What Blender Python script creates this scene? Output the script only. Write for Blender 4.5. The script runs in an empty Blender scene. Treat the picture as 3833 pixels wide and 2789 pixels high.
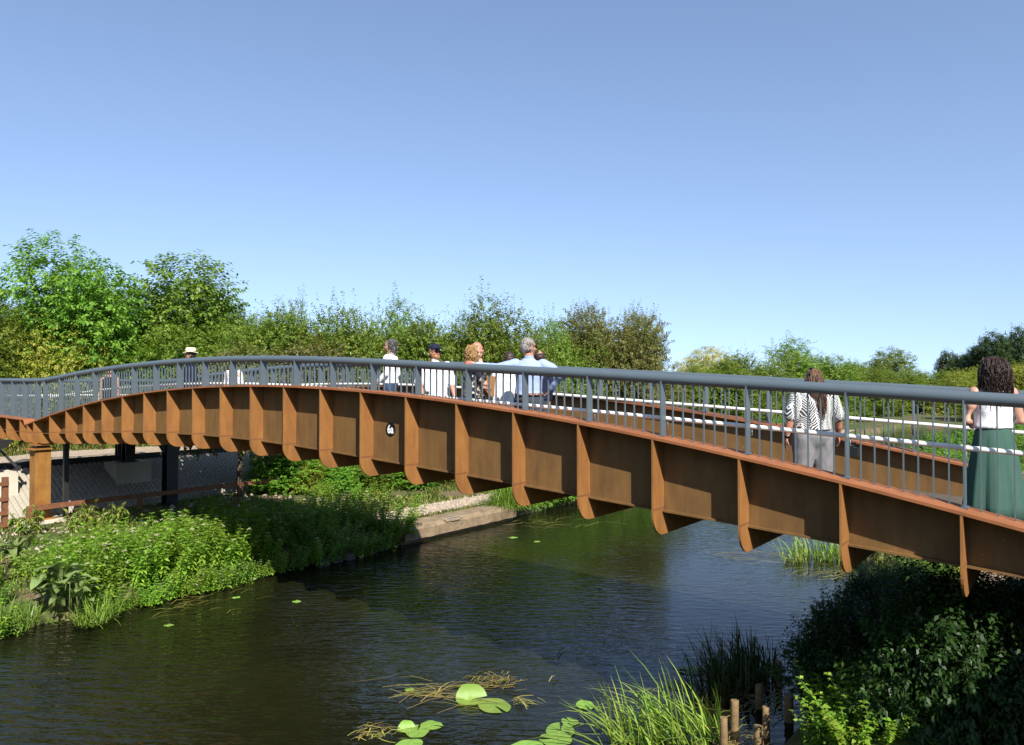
import bpy, bmesh, math, random
import numpy as np
from mathutils import Vector, Matrix, noise
PI = math.pi
S = bpy.context.scene
C = S.collection

# ------------------------------------------------------------------ camera, sky, sun, exposure
EZ = 4.25                       # eye height above the water (water = 0)
FPX, CXP, HOR = 2750.0, 1916.5, 1445.0   # focal length, centre and horizon in photograph pixels
cam = bpy.data.cameras.new('camera'); camo = bpy.data.objects.new('camera', cam); C.objects.link(camo)
cam.sensor_width = 36.0; cam.lens = 36.0 * FPX / 3833.0
cam.clip_start = 0.05; cam.clip_end = 5000
camo.location = (0, 0, EZ)
camo.rotation_euler = (math.radians(90) + math.atan((HOR - 1394.5) / FPX), 0, 0)
S.camera = camo

SUN = Vector((0.592, -1.73, 1.60)).normalized()      # direction towards the sun
world = bpy.data.worlds.new('World'); S.world = world; world.use_nodes = True
wn = world.node_tree; wn.nodes.clear()
sky = wn.nodes.new('ShaderNodeTexSky'); sky.sky_type = 'NISHITA'; sky.sun_disc = False
sky.sun_elevation = math.asin(SUN.z); sky.sun_rotation = math.atan2(SUN.x, SUN.y)
sky.altitude = 0; sky.air_density = 1.0; sky.dust_density = 0.15; sky.ozone_density = 3.0
bg = wn.nodes.new('ShaderNodeBackground'); bg.inputs[1].default_value = 0.138
wo = wn.nodes.new('ShaderNodeOutputWorld')
# clear-air sky: the pale band at the horizon is kept low by stretching elevation evenly all round
stc = wn.nodes.new('ShaderNodeTexCoord'); smp = wn.nodes.new('ShaderNodeMapping'); smp.vector_type = 'POINT'
smp.inputs['Location'].default_value = (0, 0, 0.14); smp.inputs['Scale'].default_value = (1, 1, 0.85)
wn.links.new(stc.outputs['Generated'], smp.inputs[0]); wn.links.new(smp.outputs[0], sky.inputs[0])
stint = wn.nodes.new('ShaderNodeMixRGB'); stint.blend_type = 'MULTIPLY'; stint.inputs[0].default_value = 1.0; stint.inputs[2].default_value = (1.09, 0.975, 0.93, 1)
wn.links.new(sky.outputs[0], stint.inputs[1]); wn.links.new(stint.outputs[0], bg.inputs[0]); wn.links.new(bg.outputs[0], wo.inputs[0])
sl = bpy.data.lights.new('sun', 'SUN'); sl.energy = 5.0; sl.angle = math.radians(0.53); sl.color = (1.0, 0.95, 0.86)
so = bpy.data.objects.new('sun', sl); C.objects.link(so); so.location = (20, -40, 40)
so.rotation_euler = SUN.to_track_quat('Z', 'Y').to_euler()
S.view_settings.view_transform = 'Standard'; S.view_settings.look = 'None'
S.view_settings.exposure = 0.74; S.view_settings.gamma = 1.0
S.view_settings.use_curve_mapping = False
S.render.resolution_x = 1024; S.render.resolution_y = 745
S.render.engine = 'CYCLES'

# ------------------------------------------------------------------ site frame: a = along the canal, b = across it (left bank is larger b)
PX0, PY0 = 4.12, 6.70
UX, UY = -0.78862, 0.61488      # b direction (also the direction in which the bridge runs)
NX, NY = 0.61488, 0.78862       # a direction
def W(a, b, z=0.0): return Vector((PX0 + NX*a + UX*b, PY0 + NY*a + UY*b, z))
def to_ab(x, y):
    dx, dy = x - PX0, y - PY0
    return dx*NX + dy*NY, dx*UX + dy*UY
def at_b(px, b):                # point on the line b = const seen at photo column px
    k = (px - CXP) / FPX
    d = (b + UX*PX0 + UY*PY0) / (UX*k + UY)
    return k*d, d
def at_a(px, a):
    k = (px - CXP) / FPX
    d = (a + NX*PX0 + NY*PY0) / (NX*k + NY)
    return k*d, d
def at_z(px, py, z=0.0):        # point at height z seen at pixel
    d = (EZ - z) * FPX / (py - HOR)
    return Vector(((px - CXP) / FPX * d, d, z))
def z_of(py, d): return EZ - (py - HOR) * d / FPX

# ------------------------------------------------------------------ helpers
class MB:
    def __init__(s): s.v = []; s.f = []; s.m = []; s.sm = []
    def add(s, vs, fs, m=0, smooth=False):
        o = len(s.v); s.v += [tuple(v) for v in vs]
        for f in fs: s.f.append([i + o for i in f]); s.m.append(m); s.sm.append(smooth)
    def hexa(s, p, m=0):        # 8 points: bottom 4 ccw, top 4
        s.add(p, [(3,2,1,0),(4,5,6,7),(0,1,5,4),(1,2,6,5),(2,3,7,6),(3,0,4,7)], m)
    def box(s, c, h, m=0, rz=0.0):
        cs, sn = math.cos(rz), math.sin(rz); p = []
        for z in (-h[2], h[2]):
            for x, y in ((-h[0],-h[1]),(h[0],-h[1]),(h[0],h[1]),(-h[0],h[1])):
                p.append((c[0]+x*cs-y*sn, c[1]+x*sn+y*cs, c[2]+z))
        s.hexa(p, m)
    def abox(s, a0, a1, b0, b1, z0, z1, m=0):   # box in the site frame
        p = []
        for z in (z0, z1):
            for a, b in ((a0,b0),(a1,b0),(a1,b1),(a0,b1)): p.append(W(a, b, z))
        s.hexa(p[::1], m)
    def tube(s, pts, r, n=8, m=0, cap=True, smooth=True, flat=1.0):
        pts = [Vector(p) for p in pts]; k = len(pts)
        if not hasattr(r, '__len__'): r = [r]*k
        vs = []; up = Vector((0,0,1))
        for i, p in enumerate(pts):
            d = (pts[min(i+1,k-1)] - pts[max(i-1,0)]).normalized()
            ref = up if abs(d.z) < 0.95 else Vector((0,1,0))
            x = d.cross(ref).normalized(); y = x.cross(d)
            for j in range(n):
                an = 2*PI*j/n
                vs.append(p + (x*math.cos(an) + y*math.sin(an)*flat)*r[i])
        fs = [(i*n+j, i*n+(j+1)%n, (i+1)*n+(j+1)%n, (i+1)*n+j) for i in range(k-1) for j in range(n)]
        if cap: fs += [tuple(range(n))[::-1], tuple(range((k-1)*n, k*n))]
        s.add(vs, fs, m, smooth)
    def ell(s, c, r, m=0, nu=14, nv=9, rot=None):
        vs = [(0,0,-1)]; 
        for i in range(1, nv):
            ph = -PI/2 + PI*i/nv
            for j in range(nu): vs.append((math.cos(ph)*math.cos(2*PI*j/nu), math.cos(ph)*math.sin(2*PI*j/nu), math.sin(ph)))
        vs.append((0,0,1)); fs = []
        for j in range(nu):
            fs.append((0, 1+(j+1)%nu, 1+j))
            fs.append((len(vs)-1, 1+(nv-2)*nu+j, 1+(nv-2)*nu+(j+1)%nu))
        for i in range(nv-2):
            for j in range(nu): fs.append((1+i*nu+j, 1+i*nu+(j+1)%nu, 1+(i+1)*nu+(j+1)%nu, 1+(i+1)*nu+j))
        out = []
        for v in vs:
            q = Vector((v[0]*r[0], v[1]*r[1], v[2]*r[2]))
            if rot: q = rot @ q
            out.append(q + Vector(c))
        s.add(out, fs, m, True)
    def loft(s, rings, n=20, m=0, cap=True, smooth=True, wob=None):   # rings: (z, rx, ry, cx, cy)
        vs = []
        for i, R in enumerate(rings):
            z, rx, ry = R[:3]; cx = R[3] if len(R) > 3 else 0; cy = R[4] if len(R) > 4 else 0
            for j in range(n):
                an = 2*PI*j/n; w = wob(i, an) if wob else 1.0
                vs.append((cx+rx*w*math.cos(an), cy+ry*w*math.sin(an), z))
        k = len(rings)
        fs = [(i*n+j, i*n+(j+1)%n, (i+1)*n+(j+1)%n, (i+1)*n+j) for i in range(k-1) for j in range(n)]
        if cap: fs += [tuple(range(n))[::-1], tuple(range((k-1)*n, k*n))]
        s.add(vs, fs, m, smooth)
    def mesh(s, name, mats):
        me = bpy.data.meshes.new(name); me.from_pydata(s.v, [], s.f)
        for m in (mats if isinstance(mats, (list, tuple)) else [mats]): me.materials.append(m)
        me.polygons.foreach_set('material_index', s.m); me.polygons.foreach_set('use_smooth', s.sm)
        me.update(); return me
    def obj(s, name, mats, parent=None):
        return link(name, s.mesh(name, mats), parent)
def link(name, me, parent=None):
    o = bpy.data.objects.new(name, me); C.objects.link(o)
    if parent is not None:
        o.parent = parent
        if parent.get('world_built'): o.matrix_parent_inverse = Matrix.Translation(-parent.location)
    return o
def thing(name, label, cat, loc, group=None, world_built=True, rz=0.0):
    o = bpy.data.objects.new(name, None); C.objects.link(o); o.location = loc; o.rotation_euler = (0,0,rz)
    o.empty_display_size = 0.2
    tag(o, label, cat, group)
    if world_built: o['world_built'] = 1
    return o
def tag(o, label=None, cat=None, group=None, kind=None):
    if label: o['label'] = label
    if cat: o['category'] = cat
    if group: o['group'] = group
    if kind: o['kind'] = kind
    return o
def dup(root, loc, rz=0.0, scale=1.0, label=None, group=None):
    r = root.copy(); C.objects.link(r); r.location = loc; r.rotation_euler = (0,0,rz)
    r.scale = scale if hasattr(scale, '__len__') else (scale,)*3
    if label: r['label'] = label
    if group: r['group'] = group
    for ch in root.children:
        c = ch.copy(); C.objects.link(c); c.parent = r
        for g in ch.children:
            d = g.copy(); C.objects.link(d); d.parent = c
    return r
def fast_mesh(name, V, n, mat, smooth=False, midx=None):   # V: (k*n,3) array, faces of n consecutive vertices
    V = np.ascontiguousarray(V, dtype=np.float32).reshape(-1, 3); k = len(V)//n
    me = bpy.data.meshes.new(name)
    me.vertices.add(len(V)); me.vertices.foreach_set('co', V.ravel())
    me.loops.add(len(V)); me.loops.foreach_set('vertex_index', np.arange(len(V), dtype=np.int32))
    me.polygons.add(k); me.polygons.foreach_set('loop_start', np.arange(0, len(V), n, dtype=np.int32))
    me.polygons.foreach_set('loop_total', np.full(k, n, dtype=np.int32))
    for m in (mat if isinstance(mat, (list, tuple)) else [mat]): me.materials.append(m)
    if midx is not None: me.polygons.foreach_set('material_index', np.asarray(midx, dtype=np.int32))
    me.update(calc_edges=True)
    return me

# ------------------------------------------------------------------ materials
def newmat(name):
    m = bpy.data.materials.new(name); m.use_nodes = True
    nt = m.node_tree; b = nt.nodes['Principled BSDF']; return m, nt, b
def nd(nt, t, **kw):
    n = nt.nodes.new(t)
    for k, v in kw.items():
        if k.startswith('i_'):
            key = k[2:]; key = int(key) if key.isdigit() else key.replace('_', ' ')
            n.inputs[key].default_value = v
        else: setattr(n, k, v)
    return n
def ramp(nt, stops, fac):
    r = nt.nodes.new('ShaderNodeValToRGB'); e = r.color_ramp.elements
    while len(e) < len(stops): e.new(0.5)
    for i, (p, c) in enumerate(stops): e[i].position = p; e[i].color = (c[0], c[1], c[2], 1)
    nt.links.new(fac, r.inputs[0]); return r
def plain(name, col, rough=0.6, metal=0.0, var=0.0, vscale=6.0, bump=0.0, bscale=60.0, spec=0.5, coat=0.0):
    m, nt, b = newmat(name); b.inputs['Roughness'].default_value = rough; b.inputs['Metallic'].default_value = metal
    b.inputs['Base Color'].default_value = (*col, 1); b.inputs['Specular IOR Level'].default_value = spec
    b.inputs['Coat Weight'].default_value = coat
    tc = nd(nt, 'ShaderNodeTexCoord')
    if var:
        n = nd(nt, 'ShaderNodeTexNoise', i_Scale=vscale, i_Detail=6.0, i_Roughness=0.65); nt.links.new(tc.outputs['Object'], n.inputs['Vector'])
        r = ramp(nt, [(0.25, [c*(1-var) for c in col]), (0.75, [min(1, c*(1+var)) for c in col])], n.outputs[0])
        nt.links.new(r.outputs[0], b.inputs['Base Color'])
    if bump:
        n2 = nd(nt, 'ShaderNodeTexNoise', i_Scale=bscale, i_Detail=4.0); nt.links.new(tc.outputs['Object'], n2.inputs['Vector'])
        bp = nd(nt, 'ShaderNodeBump', i_Strength=bump, i_Distance=0.02); nt.links.new(n2.outputs[0], bp.inputs['Height']); nt.links.new(bp.outputs[0], b.inputs['Normal'])
    return m
def rust(name, stops, scale=2.2, streak=0.5, rough=0.75, specks=True):
    m, nt, b = newmat(name); tc = nd(nt, 'ShaderNodeTexCoord')
    mp = nd(nt, 'ShaderNodeMapping'); mp.inputs['Scale'].default_value = (1, 1, 0.22); nt.links.new(tc.outputs['Object'], mp.inputs[0])
    n1 = nd(nt, 'ShaderNodeTexNoise', i_Scale=scale, i_Detail=8.0, i_Roughness=0.7, i_Distortion=0.3); nt.links.new(tc.outputs['Object'], n1.inputs[0])
    n2 = nd(nt, 'ShaderNodeTexNoise', i_Scale=scale*3.2, i_Detail=6.0, i_Roughness=0.6); nt.links.new(mp.outputs[0], n2.inputs[0])
    n3 = nd(nt, 'ShaderNodeTexNoise', i_Scale=130.0, i_Detail=3.0); nt.links.new(tc.outputs['Object'], n3.inputs[0])
    mx = nd(nt, 'ShaderNodeMath', operation='MULTIPLY_ADD', i_1=streak); nt.links.new(n2.outputs[0], mx.inputs[0])
    ml = nd(nt, 'ShaderNodeMath', operation='MULTIPLY', i_1=1-streak-0.12); nt.links.new(n1.outputs[0], ml.inputs[0]); nt.links.new(ml.outputs[0], mx.inputs[2])
    m3 = nd(nt, 'ShaderNodeMath', operation='MULTIPLY_ADD', i_1=0.12); nt.links.new(n3.outputs[0], m3.inputs[0]); nt.links.new(mx.outputs[0], m3.inputs[2])
    r = ramp(nt, stops, m3.outputs[0]); col = r.outputs[0]
    if specks:      # pale run-off splashes
        vo = nd(nt, 'ShaderNodeTexVoronoi', i_Scale=9.0); nt.links.new(tc.outputs['Object'], vo.inputs['Vector'])
        sp = nd(nt, 'ShaderNodeMath', operation='LESS_THAN', i_1=0.055); nt.links.new(vo.outputs['Distance'], sp.inputs[0])
        n4 = nd(nt, 'ShaderNodeTexNoise', i_Scale=1.1, i_Detail=1.0); nt.links.new(tc.outputs['Object'], n4.inputs[0])
        gt = nd(nt, 'ShaderNodeMath', operation='GREATER_THAN', i_1=0.56); nt.links.new(n4.outputs[0], gt.inputs[0])
        mm = nd(nt, 'ShaderNodeMath', operation='MULTIPLY'); nt.links.new(sp.outputs[0], mm.inputs[0]); nt.links.new(gt.outputs[0], mm.inputs[1])
        mix = nd(nt, 'ShaderNodeMixRGB'); mix.inputs[2].default_value = (0.36, 0.2, 0.085, 1)
        nt.links.new(mm.outputs[0], mix.inputs[0]); nt.links.new(col, mix.inputs[1]); col = mix.outputs[0]
    nt.links.new(col, b.inputs['Base Color'])
    b.inputs['Roughness'].default_value = rough; b.inputs['Specular IOR Level'].default_value = 0.3
    bp = nd(nt, 'ShaderNodeBump', i_Strength=0.18, i_Distance=0.004); nt.links.new(n3.outputs[0], bp.inputs['Height']); nt.links.new(bp.outputs[0], b.inputs['Normal'])
    return m
LG = 1.72
def leafmat(name, cols, trans=0.38, lg=None, rough=0.45, tint=(1.25, 1.3, 0.55)):
    m, nt, b = newmat(name)
    g = nd(nt, 'ShaderNodeNewGeometry')
    tc = nd(nt, 'ShaderNodeTexCoord')
    n = nd(nt, 'ShaderNodeTexNoise', i_Scale=0.9, i_Detail=3.0); nt.links.new(tc.outputs['Object'], n.inputs[0])
    ad = nd(nt, 'ShaderNodeMath', operation='MULTIPLY_ADD', i_1=0.62); nt.links.new(g.outputs['Random Per Island'], ad.inputs[0])
    sc = nd(nt, 'ShaderNodeMath', operation='MULTIPLY_ADD', i_1=0.9, i_2=-0.26); nt.links.new(n.outputs[0], sc.inputs[0]); nt.links.new(sc.outputs[0], ad.inputs[2])
    k = len(cols); g_ = lg or LG; cols = [(min(.6,c[0]*g_*1.12), min(.6,c[1]*g_), min(.6,c[2]*g_)) for c in cols]
    r = ramp(nt, [(i/(k-1), c) for i, c in enumerate(cols)], ad.outputs[0])
    oi = nd(nt, 'ShaderNodeObjectInfo'); hs = nd(nt, 'ShaderNodeHueSaturation')
    mr = nd(nt, 'ShaderNodeMapRange', i_3=0.485, i_4=0.512); nt.links.new(oi.outputs['Random'], mr.inputs[0]); nt.links.new(mr.outputs[0], hs.inputs['Hue'])
    mv = nd(nt, 'ShaderNodeMapRange', i_3=0.82, i_4=1.16); nt.links.new(oi.outputs['Random'], mv.inputs[0]); nt.links.new(mv.outputs[0], hs.inputs['Value'])
    nt.links.new(r.outputs[0], hs.inputs['Color'])
    nt.links.new(hs.outputs[0], b.inputs['Base Color']); b.inputs['Roughness'].default_value = rough
    b.inputs['Specular IOR Level'].default_value = 0.35
    tr = nd(nt, 'ShaderNodeBsdfTranslucent')
    mu = nd(nt, 'ShaderNodeMixRGB', blend_type='MULTIPLY', i_0=1.0); mu.inputs[2].default_value = (*tint, 1); nt.links.new(hs.outputs[0], mu.inputs[1]); nt.links.new(mu.outputs[0], tr.inputs[0])
    ms = nd(nt, 'ShaderNodeMixShader', i_0=trans); nt.links.new(b.outputs[0], ms.inputs[1]); nt.links.new(tr.outputs[0], ms.inputs[2])
    nt.links.new(ms.outputs[0], nt.nodes['Material Output'].inputs[0])
    return m

M = {}
M['web'] = rust('weathered_steel_plate', [(0.30,(0.092,0.049,0.018)),(0.5,(0.152,0.081,0.027)),(0.72,(0.22,0.118,0.037))])
M['rib'] = rust('weathered_steel_rib', [(0.30,(0.15,0.066,0.022)),(0.5,(0.25,0.108,0.030)),(0.72,(0.34,0.16,0.045))], streak=0.6)
M['flange'] = rust('weathered_steel_flange', [(0.3,(0.17,0.066,0.025)),(0.5,(0.27,0.098,0.036)),(0.72,(0.34,0.13,0.045))], scale=1.3, specks=False)
M['weld'] = plain('weld_line_rust', (0.17,0.068,0.025), 0.8, var=0.2, vscale=30)
M['pier'] = rust('weathered_steel_pier', [(0.3,(0.15,0.06,0.02)),(0.5,(0.26,0.115,0.024)),(0.72,(0.36,0.2,0.05))], scale=3, streak=0.35)
M['grey'] = plain('grey_painted_steel', (0.088,0.113,0.130), 0.36, var=0.07, vscale=3.0, bump=0.02, bscale=120)
M['white'] = plain('white_coated_handrail', (0.80,0.79,0.72), 0.35, var=0.04)
M['black'] = plain('black_painted_steel', (0.018,0.018,0.02), 0.5, var=0.2)
M['deck'] = plain('brown_grey_deck_surfacing', (0.085,0.07,0.055), 0.9, var=0.2, bump=0.4, bscale=180)
M['concrete'] = plain('pale_concrete', (0.52,0.47,0.38), 0.9, var=0.16, vscale=2.5, bump=0.15, bscale=50)
M['coping'] = plain('weathered_coping_concrete', (0.215,0.155,0.092), 0.95, var=0.5, vscale=3.5, bump=0.7, bscale=22)
M['slab'] = plain('pale_precast_concrete', (0.36,0.325,0.26), 0.9, var=0.12, vscale=1.6, bump=0.1, bscale=80)
M['edging'] = plain('dark_steel_edging', (0.028,0.03,0.034), 0.5, var=0.3)
M['timber'] = plain('brown_stained_timber', (0.17,0.065,0.026), 0.75, var=0.4, vscale=9, bump=0.3, bscale=40)
M['pile'] = plain('round_timber_pile', (0.20,0.13,0.058), 0.85, var=0.5, vscale=14, bump=0.5, bscale=60)
M['plate'] = plain('black_number_plate', (0.008,0.008,0.009), 0.3)
M['letter'] = plain('white_lettering', (0.86,0.86,0.86), 0.4)
M['bark'] = plain('brown_bark', (0.10,0.075,0.05), 0.95, var=0.4, vscale=12, bump=0.6, bscale=30)
M['stem'] = plain('green_stems', (0.10,0.13,0.035), 0.7, var=0.3)
M['drystem'] = plain('dry_brown_stems', (0.22,0.14,0.065), 0.85, var=0.4)
# ------------------------------------------------------------------ ground, water, paths
def sm(x, a, b):
    t = min(1.0, max(0.0, (x - a) / (b - a))); return t*t*(3 - 2*t)
def rb(a): return 2.2 + 2.0*sm(a, 6, 13) + 2.2*sm(a, 14, 45)
LB = 13.45
def emb(a): return 1.0 - sm(a, 8.6, 15)
def gz(a, b):
    w = noise.noise(Vector((a*0.45, b*0.45, 3.1)))*0.07 + noise.noise(Vector((a*1.7, b*1.7, 1.1)))*0.025
    if a > 78: r, l = 99, 0
    else: r, l = rb(a), LB
    mid = (rb(min(a, 78)) + LB)/2
    if b > (mid if a <= 78 else 8):
        z = -0.9 + 1.34*sm(b, LB+0.02, LB+0.60) + 0.17*sm(b, 15.5, 21)
        if a > 78: z = 0.5
        e = emb(a)
        z += e*(1.13*min(1.0, max(0.0, (b-22.2)/2.2))**1.0)
        if b < LB+0.7: w *= 0.3
        if 14.0 < b < 15.9 and a > 5: w *= 0.25
        if 22 < b < 24.6: w = -0.12
        return z + w
    z = -0.9 + 1.25*sm(-b, -rb(min(a, 78)) , -rb(min(a, 78))+0.45) + 0.5*sm(-b, -rb(min(a, 78))+0.45, -rb(min(a, 78))+1.8)
    if a > 78: z = 0.5
    z += 2.5*math.exp(-((a+9.3)/3.0)**2 - ((b+2.6)/2.9)**2)
    z += 1.3*sm(-b, 4.0, 8.5)*math.exp(-((a-1.8)/5.0)**4)
    return z + w
def fr(lo, hi, st): return [lo + st*i for i in range(int(round((hi-lo)/st))+1)]
AL = [-900,-300,-120,-60,-35,-24] + fr(-18, 20, 0.4) + fr(21, 80, 2.0) + [84,95,120,170,260,450,900,2500]
BL = [-2500,-900,-300,-120,-60,-30,-18,-12] + fr(-9, 6, 0.35) + fr(7, 12, 1.0) + fr(12.6, 29, 0.2) + [30,31,32,33,34,36,38,45,60,90,160,320,800,2500]
vs = []; 
for a in AL:
    for b in BL: vs.append(W(a, b, gz(a, b)))
nb = len(BL)
fs = [(i*nb+j, i*nb+j+1, (i+1)*nb+j+1, (i+1)*nb+j) for i in range(len(AL)-1) for j in range(nb-1)]
def ground_mat():
    m, nt, b = newmat('earth_and_grass'); tc = nd(nt, 'ShaderNodeTexCoord')
    n1 = nd(nt, 'ShaderNodeTexNoise', i_Scale=0.55, i_Detail=8.0, i_Roughness=0.7); nt.links.new(tc.outputs['Object'], n1.inputs[0])
    n2 = nd(nt, 'ShaderNodeTexNoise', i_Scale=14.0, i_Detail=6.0, i_Roughness=0.7); nt.links.new(tc.outputs['Object'], n2.inputs[0])
    r1 = ramp(nt, [(0.3,(0.07,0.045,0.027)),(0.5,(0.17,0.115,0.072)),(0.75,(0.28,0.195,0.125))], n2.outputs[0])
    r2 = ramp(nt, [(0.3,(0.035,0.06,0.016)),(0.6,(0.09,0.115,0.035)),(0.8,(0.17,0.16,0.06))], n2.outputs[0])
    k = ramp(nt, [(0.40,(0,0,0)),(0.52,(1,1,1))], n1.outputs[0])
    mx = nd(nt, 'ShaderNodeMixRGB'); nt.links.new(k.outputs[0], mx.inputs[0]); nt.links.new(r1.outputs[0], mx.inputs[1]); nt.links.new(r2.outputs[0], mx.inputs[2])
    nt.links.new(mx.outputs[0], b.inputs['Base Color']); b.inputs['Roughness'].default_value = 0.95; b.inputs['Specular IOR Level'].default_value = 0.15
    bp = nd(nt, 'ShaderNodeBump', i_Strength=0.7, i_Distance=0.05); nt.links.new(n2.outputs[0], bp.inputs['Height']); nt.links.new(bp.outputs[0], b.inputs['Normal'])
    return m
g = MB(); g.add(vs, fs, 0, True)
tag(g.obj('ground', ground_mat()), kind='structure')

def water_mat():
    m, nt, b = newmat('canal_water'); tc = nd(nt, 'ShaderNodeTexCoord')
    b.inputs['Base Color'].default_value = (0.015,0.016,0.006,1)
    b.inputs['Roughness'].default_value = 0.03; b.inputs['IOR'].default_value = 1.333
    b.inputs['Specular IOR Level'].default_value = 0.5
    nc = nd(nt, 'ShaderNodeTexNoise', i_Scale=0.35, i_Detail=3.0); nt.links.new(tc.outputs['Object'], nc.inputs[0])
    cr = ramp(nt, [(0.35,(0.008,0.0085,0.0035)),(0.65,(0.0135,0.015,0.0052))], nc.outputs[0]); nt.links.new(cr.outputs[0], b.inputs['Base Color'])
    # ripples: trains of short waves of several directions, strength drifting over the surface
    hs = []
    for rz, sx, sy, sc, amt in ((math.radians(28), 0.28, 1.0, 9.0, 1.0), (math.radians(-18), 0.33, 1.0, 6.0, 0.7), (math.radians(60), 0.45, 1.0, 14.0, 0.35)):
        mp = nd(nt, 'ShaderNodeMapping'); mp.inputs['Rotation'].default_value = (0, 0, rz); mp.inputs['Scale'].default_value = (sx, sy, 1)
        nt.links.new(tc.outputs['Object'], mp.inputs[0])
        n = nd(nt, 'ShaderNodeTexNoise', i_Scale=sc, i_Detail=2.0, i_Roughness=0.45, i_Distortion=0.25); nt.links.new(mp.outputs[0], n.inputs[0])
        k = nd(nt, 'ShaderNodeMath', operation='MULTIPLY', i_1=amt); nt.links.new(n.outputs[0], k.inputs[0]); hs.append(k)
    a1 = nd(nt, 'ShaderNodeMath', operation='ADD'); nt.links.new(hs[0].outputs[0], a1.inputs[0]); nt.links.new(hs[1].outputs[0], a1.inputs[1])
    a2 = nd(nt, 'ShaderNodeMath', operation='ADD'); nt.links.new(a1.outputs[0], a2.inputs[0]); nt.links.new(hs[2].outputs[0], a2.inputs[1])
    nl = nd(nt, 'ShaderNodeTexNoise', i_Scale=0.22, i_Detail=2.0); nt.links.new(tc.outputs['Object'], nl.inputs[0])
    # breeze reaches the open left half of the canal more than the sheltered right half
    sp = nd(nt, 'ShaderNodeSeparateXYZ'); nt.links.new(tc.outputs['Object'], sp.inputs[0])
    mr = nd(nt, 'ShaderNodeMapRange', i_1=-7.0, i_2=4.0, i_3=1.5, i_4=0.34); nt.links.new(sp.outputs[0], mr.inputs[0])
    rl = nd(nt, 'ShaderNodeMapRange', i_1=0.35, i_2=0.65, i_3=0.35, i_4=1.15); nt.links.new(nl.outputs[0], rl.inputs[0])
    st = nd(nt, 'ShaderNodeMath', operation='MULTIPLY'); nt.links.new(mr.outputs[0], st.inputs[0]); nt.links.new(rl.outputs[0], st.inputs[1])
    h = nd(nt, 'ShaderNodeMath', operation='MULTIPLY'); nt.links.new(a2.outputs[0], h.inputs[0]); nt.links.new(st.outputs[0], h.inputs[1])
    bp = nd(nt, 'ShaderNodeBump', i_Strength=0.75, i_Distance=0.035); nt.links.new(h.outputs[0], bp.inputs['Height']); nt.links.new(bp.outputs[0], b.inputs['Normal'])
    return m
w = MB(); aw = fr(-60, 80, 5.0); bw = fr(1.2, 14.4, 1.2)
vs = [W(a, b, 0) for a in aw for b in bw]; nb = len(bw)
w.add(vs, [(i*nb+j, i*nb+j+1, (i+1)*nb+j+1, (i+1)*nb+j) for i in range(len(aw)-1) for j in range(nb-1)])
tag(w.obj('water', water_mat()), kind='structure')

def gravel_mat(name, c0, c1, c2):
    m, nt, b = newmat(name); tc = nd(nt, 'ShaderNodeTexCoord')
    v = nd(nt, 'ShaderNodeTexVoronoi', i_Scale=26.0); nt.links.new(tc.outputs['Object'], v.inputs['Vector'])
    sx = nd(nt, 'ShaderNodeSeparateXYZ'); nt.links.new(v.outputs['Color'], sx.inputs[0])
    r = ramp(nt, [(0.0, c0), (0.5, c1), (1.0, c2)], sx.outputs[0]); nt.links.new(r.outputs[0], b.inputs['Base Color'])
    b.inputs['Roughness'].default_value = 0.95; b.inputs['Specular IOR Level'].default_value = 0.2
    bp = nd(nt, 'ShaderNodeBump', i_Strength=0.8, i_Distance=0.03, invert=True); nt.links.new(v.outputs['Distance'], bp.inputs['Height']); nt.links.new(bp.outputs[0], b.inputs['Normal'])
    return m
M['gravel'] = gravel_mat('pale_gravel', (0.26,0.195,0.14), (0.40,0.31,0.225), (0.52,0.43,0.33))
def strip(name, a0, a1, blo, bhi, dz, mat, step=0.5, edge=0.12, seed=1, flat=None, sub=4):
    mb = MB(); vs = []; al = fr(a0, a1, step)
    for a in al:
        e0 = blo + edge*noise.noise(Vector((a*0.8, seed, 0.3))); e1 = bhi + edge*noise.noise(Vector((a*0.8, seed, 7.7)))
        for j in range(sub+1):
            b = e0 + (e1-e0)*j/sub
            vs.append(W(a, b, (gz(a, b) if flat is None else flat) + dz))
    n = sub+1
    mb.add(vs, [(i*n+j, i*n+j+1, (i+1)*n+j+1, (i+1)*n+j) for i in range(len(al)-1) for j in range(sub)], 0, True)
    return tag(mb.obj(name, mat), kind='structure')
strip('towpath', 3.0, 60, 14.45, 15.75, 0.03, M['gravel'], seed=4, edge=0.2, sub=8)
strip('upper_path', -24, 14, 26.4, 29.5, 0.025, M['gravel'], seed=9, sub=8)
M['sand'] = gravel_mat('sandy_soil', (0.24,0.15,0.09), (0.33,0.215,0.135), (0.42,0.29,0.19))
strip('right_path', 5.2, 34, -1.6, 1.0, 0.03, M['sand'], seed=15, edge=0.4, sub=8)
# loose stones along the towpath, bank foot and under the bridge
def stones(name, n, fa, fb, smin, smax, mat, seed, lift=0.0):
    rs = np.random.RandomState(seed); mb = []
    base = np.array([(1,0,0),(0,1,0),(-1,0,0),(0,-1,0),(0,0,.8),(0,0,-.6)], float)
    tri = [(0,1,4),(1,2,4),(2,3,4),(3,0,4),(1,0,5),(2,1,5),(3,2,5),(0,3,5)]
    for i in range(n):
        a = rs.uniform(*fa); b = rs.uniform(*fb); s = rs.uniform(smin, smax)
        p = base*rs.uniform(0.6, 1.25, (6, 3))*s; t = rs.uniform(0, 6.28)
        R = np.array([[math.cos(t),-math.sin(t),0],[math.sin(t),math.cos(t),0],[0,0,1]])
        p = p @ R.T + np.array(W(a, b, gz(a, b)+s*0.25+lift))
        for q in tri: mb.append(p[list(q)])
    me = fast_mesh(name, np.concatenate(mb), 3, mat)
    return tag(link(name, me), kind='stuff')
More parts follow.
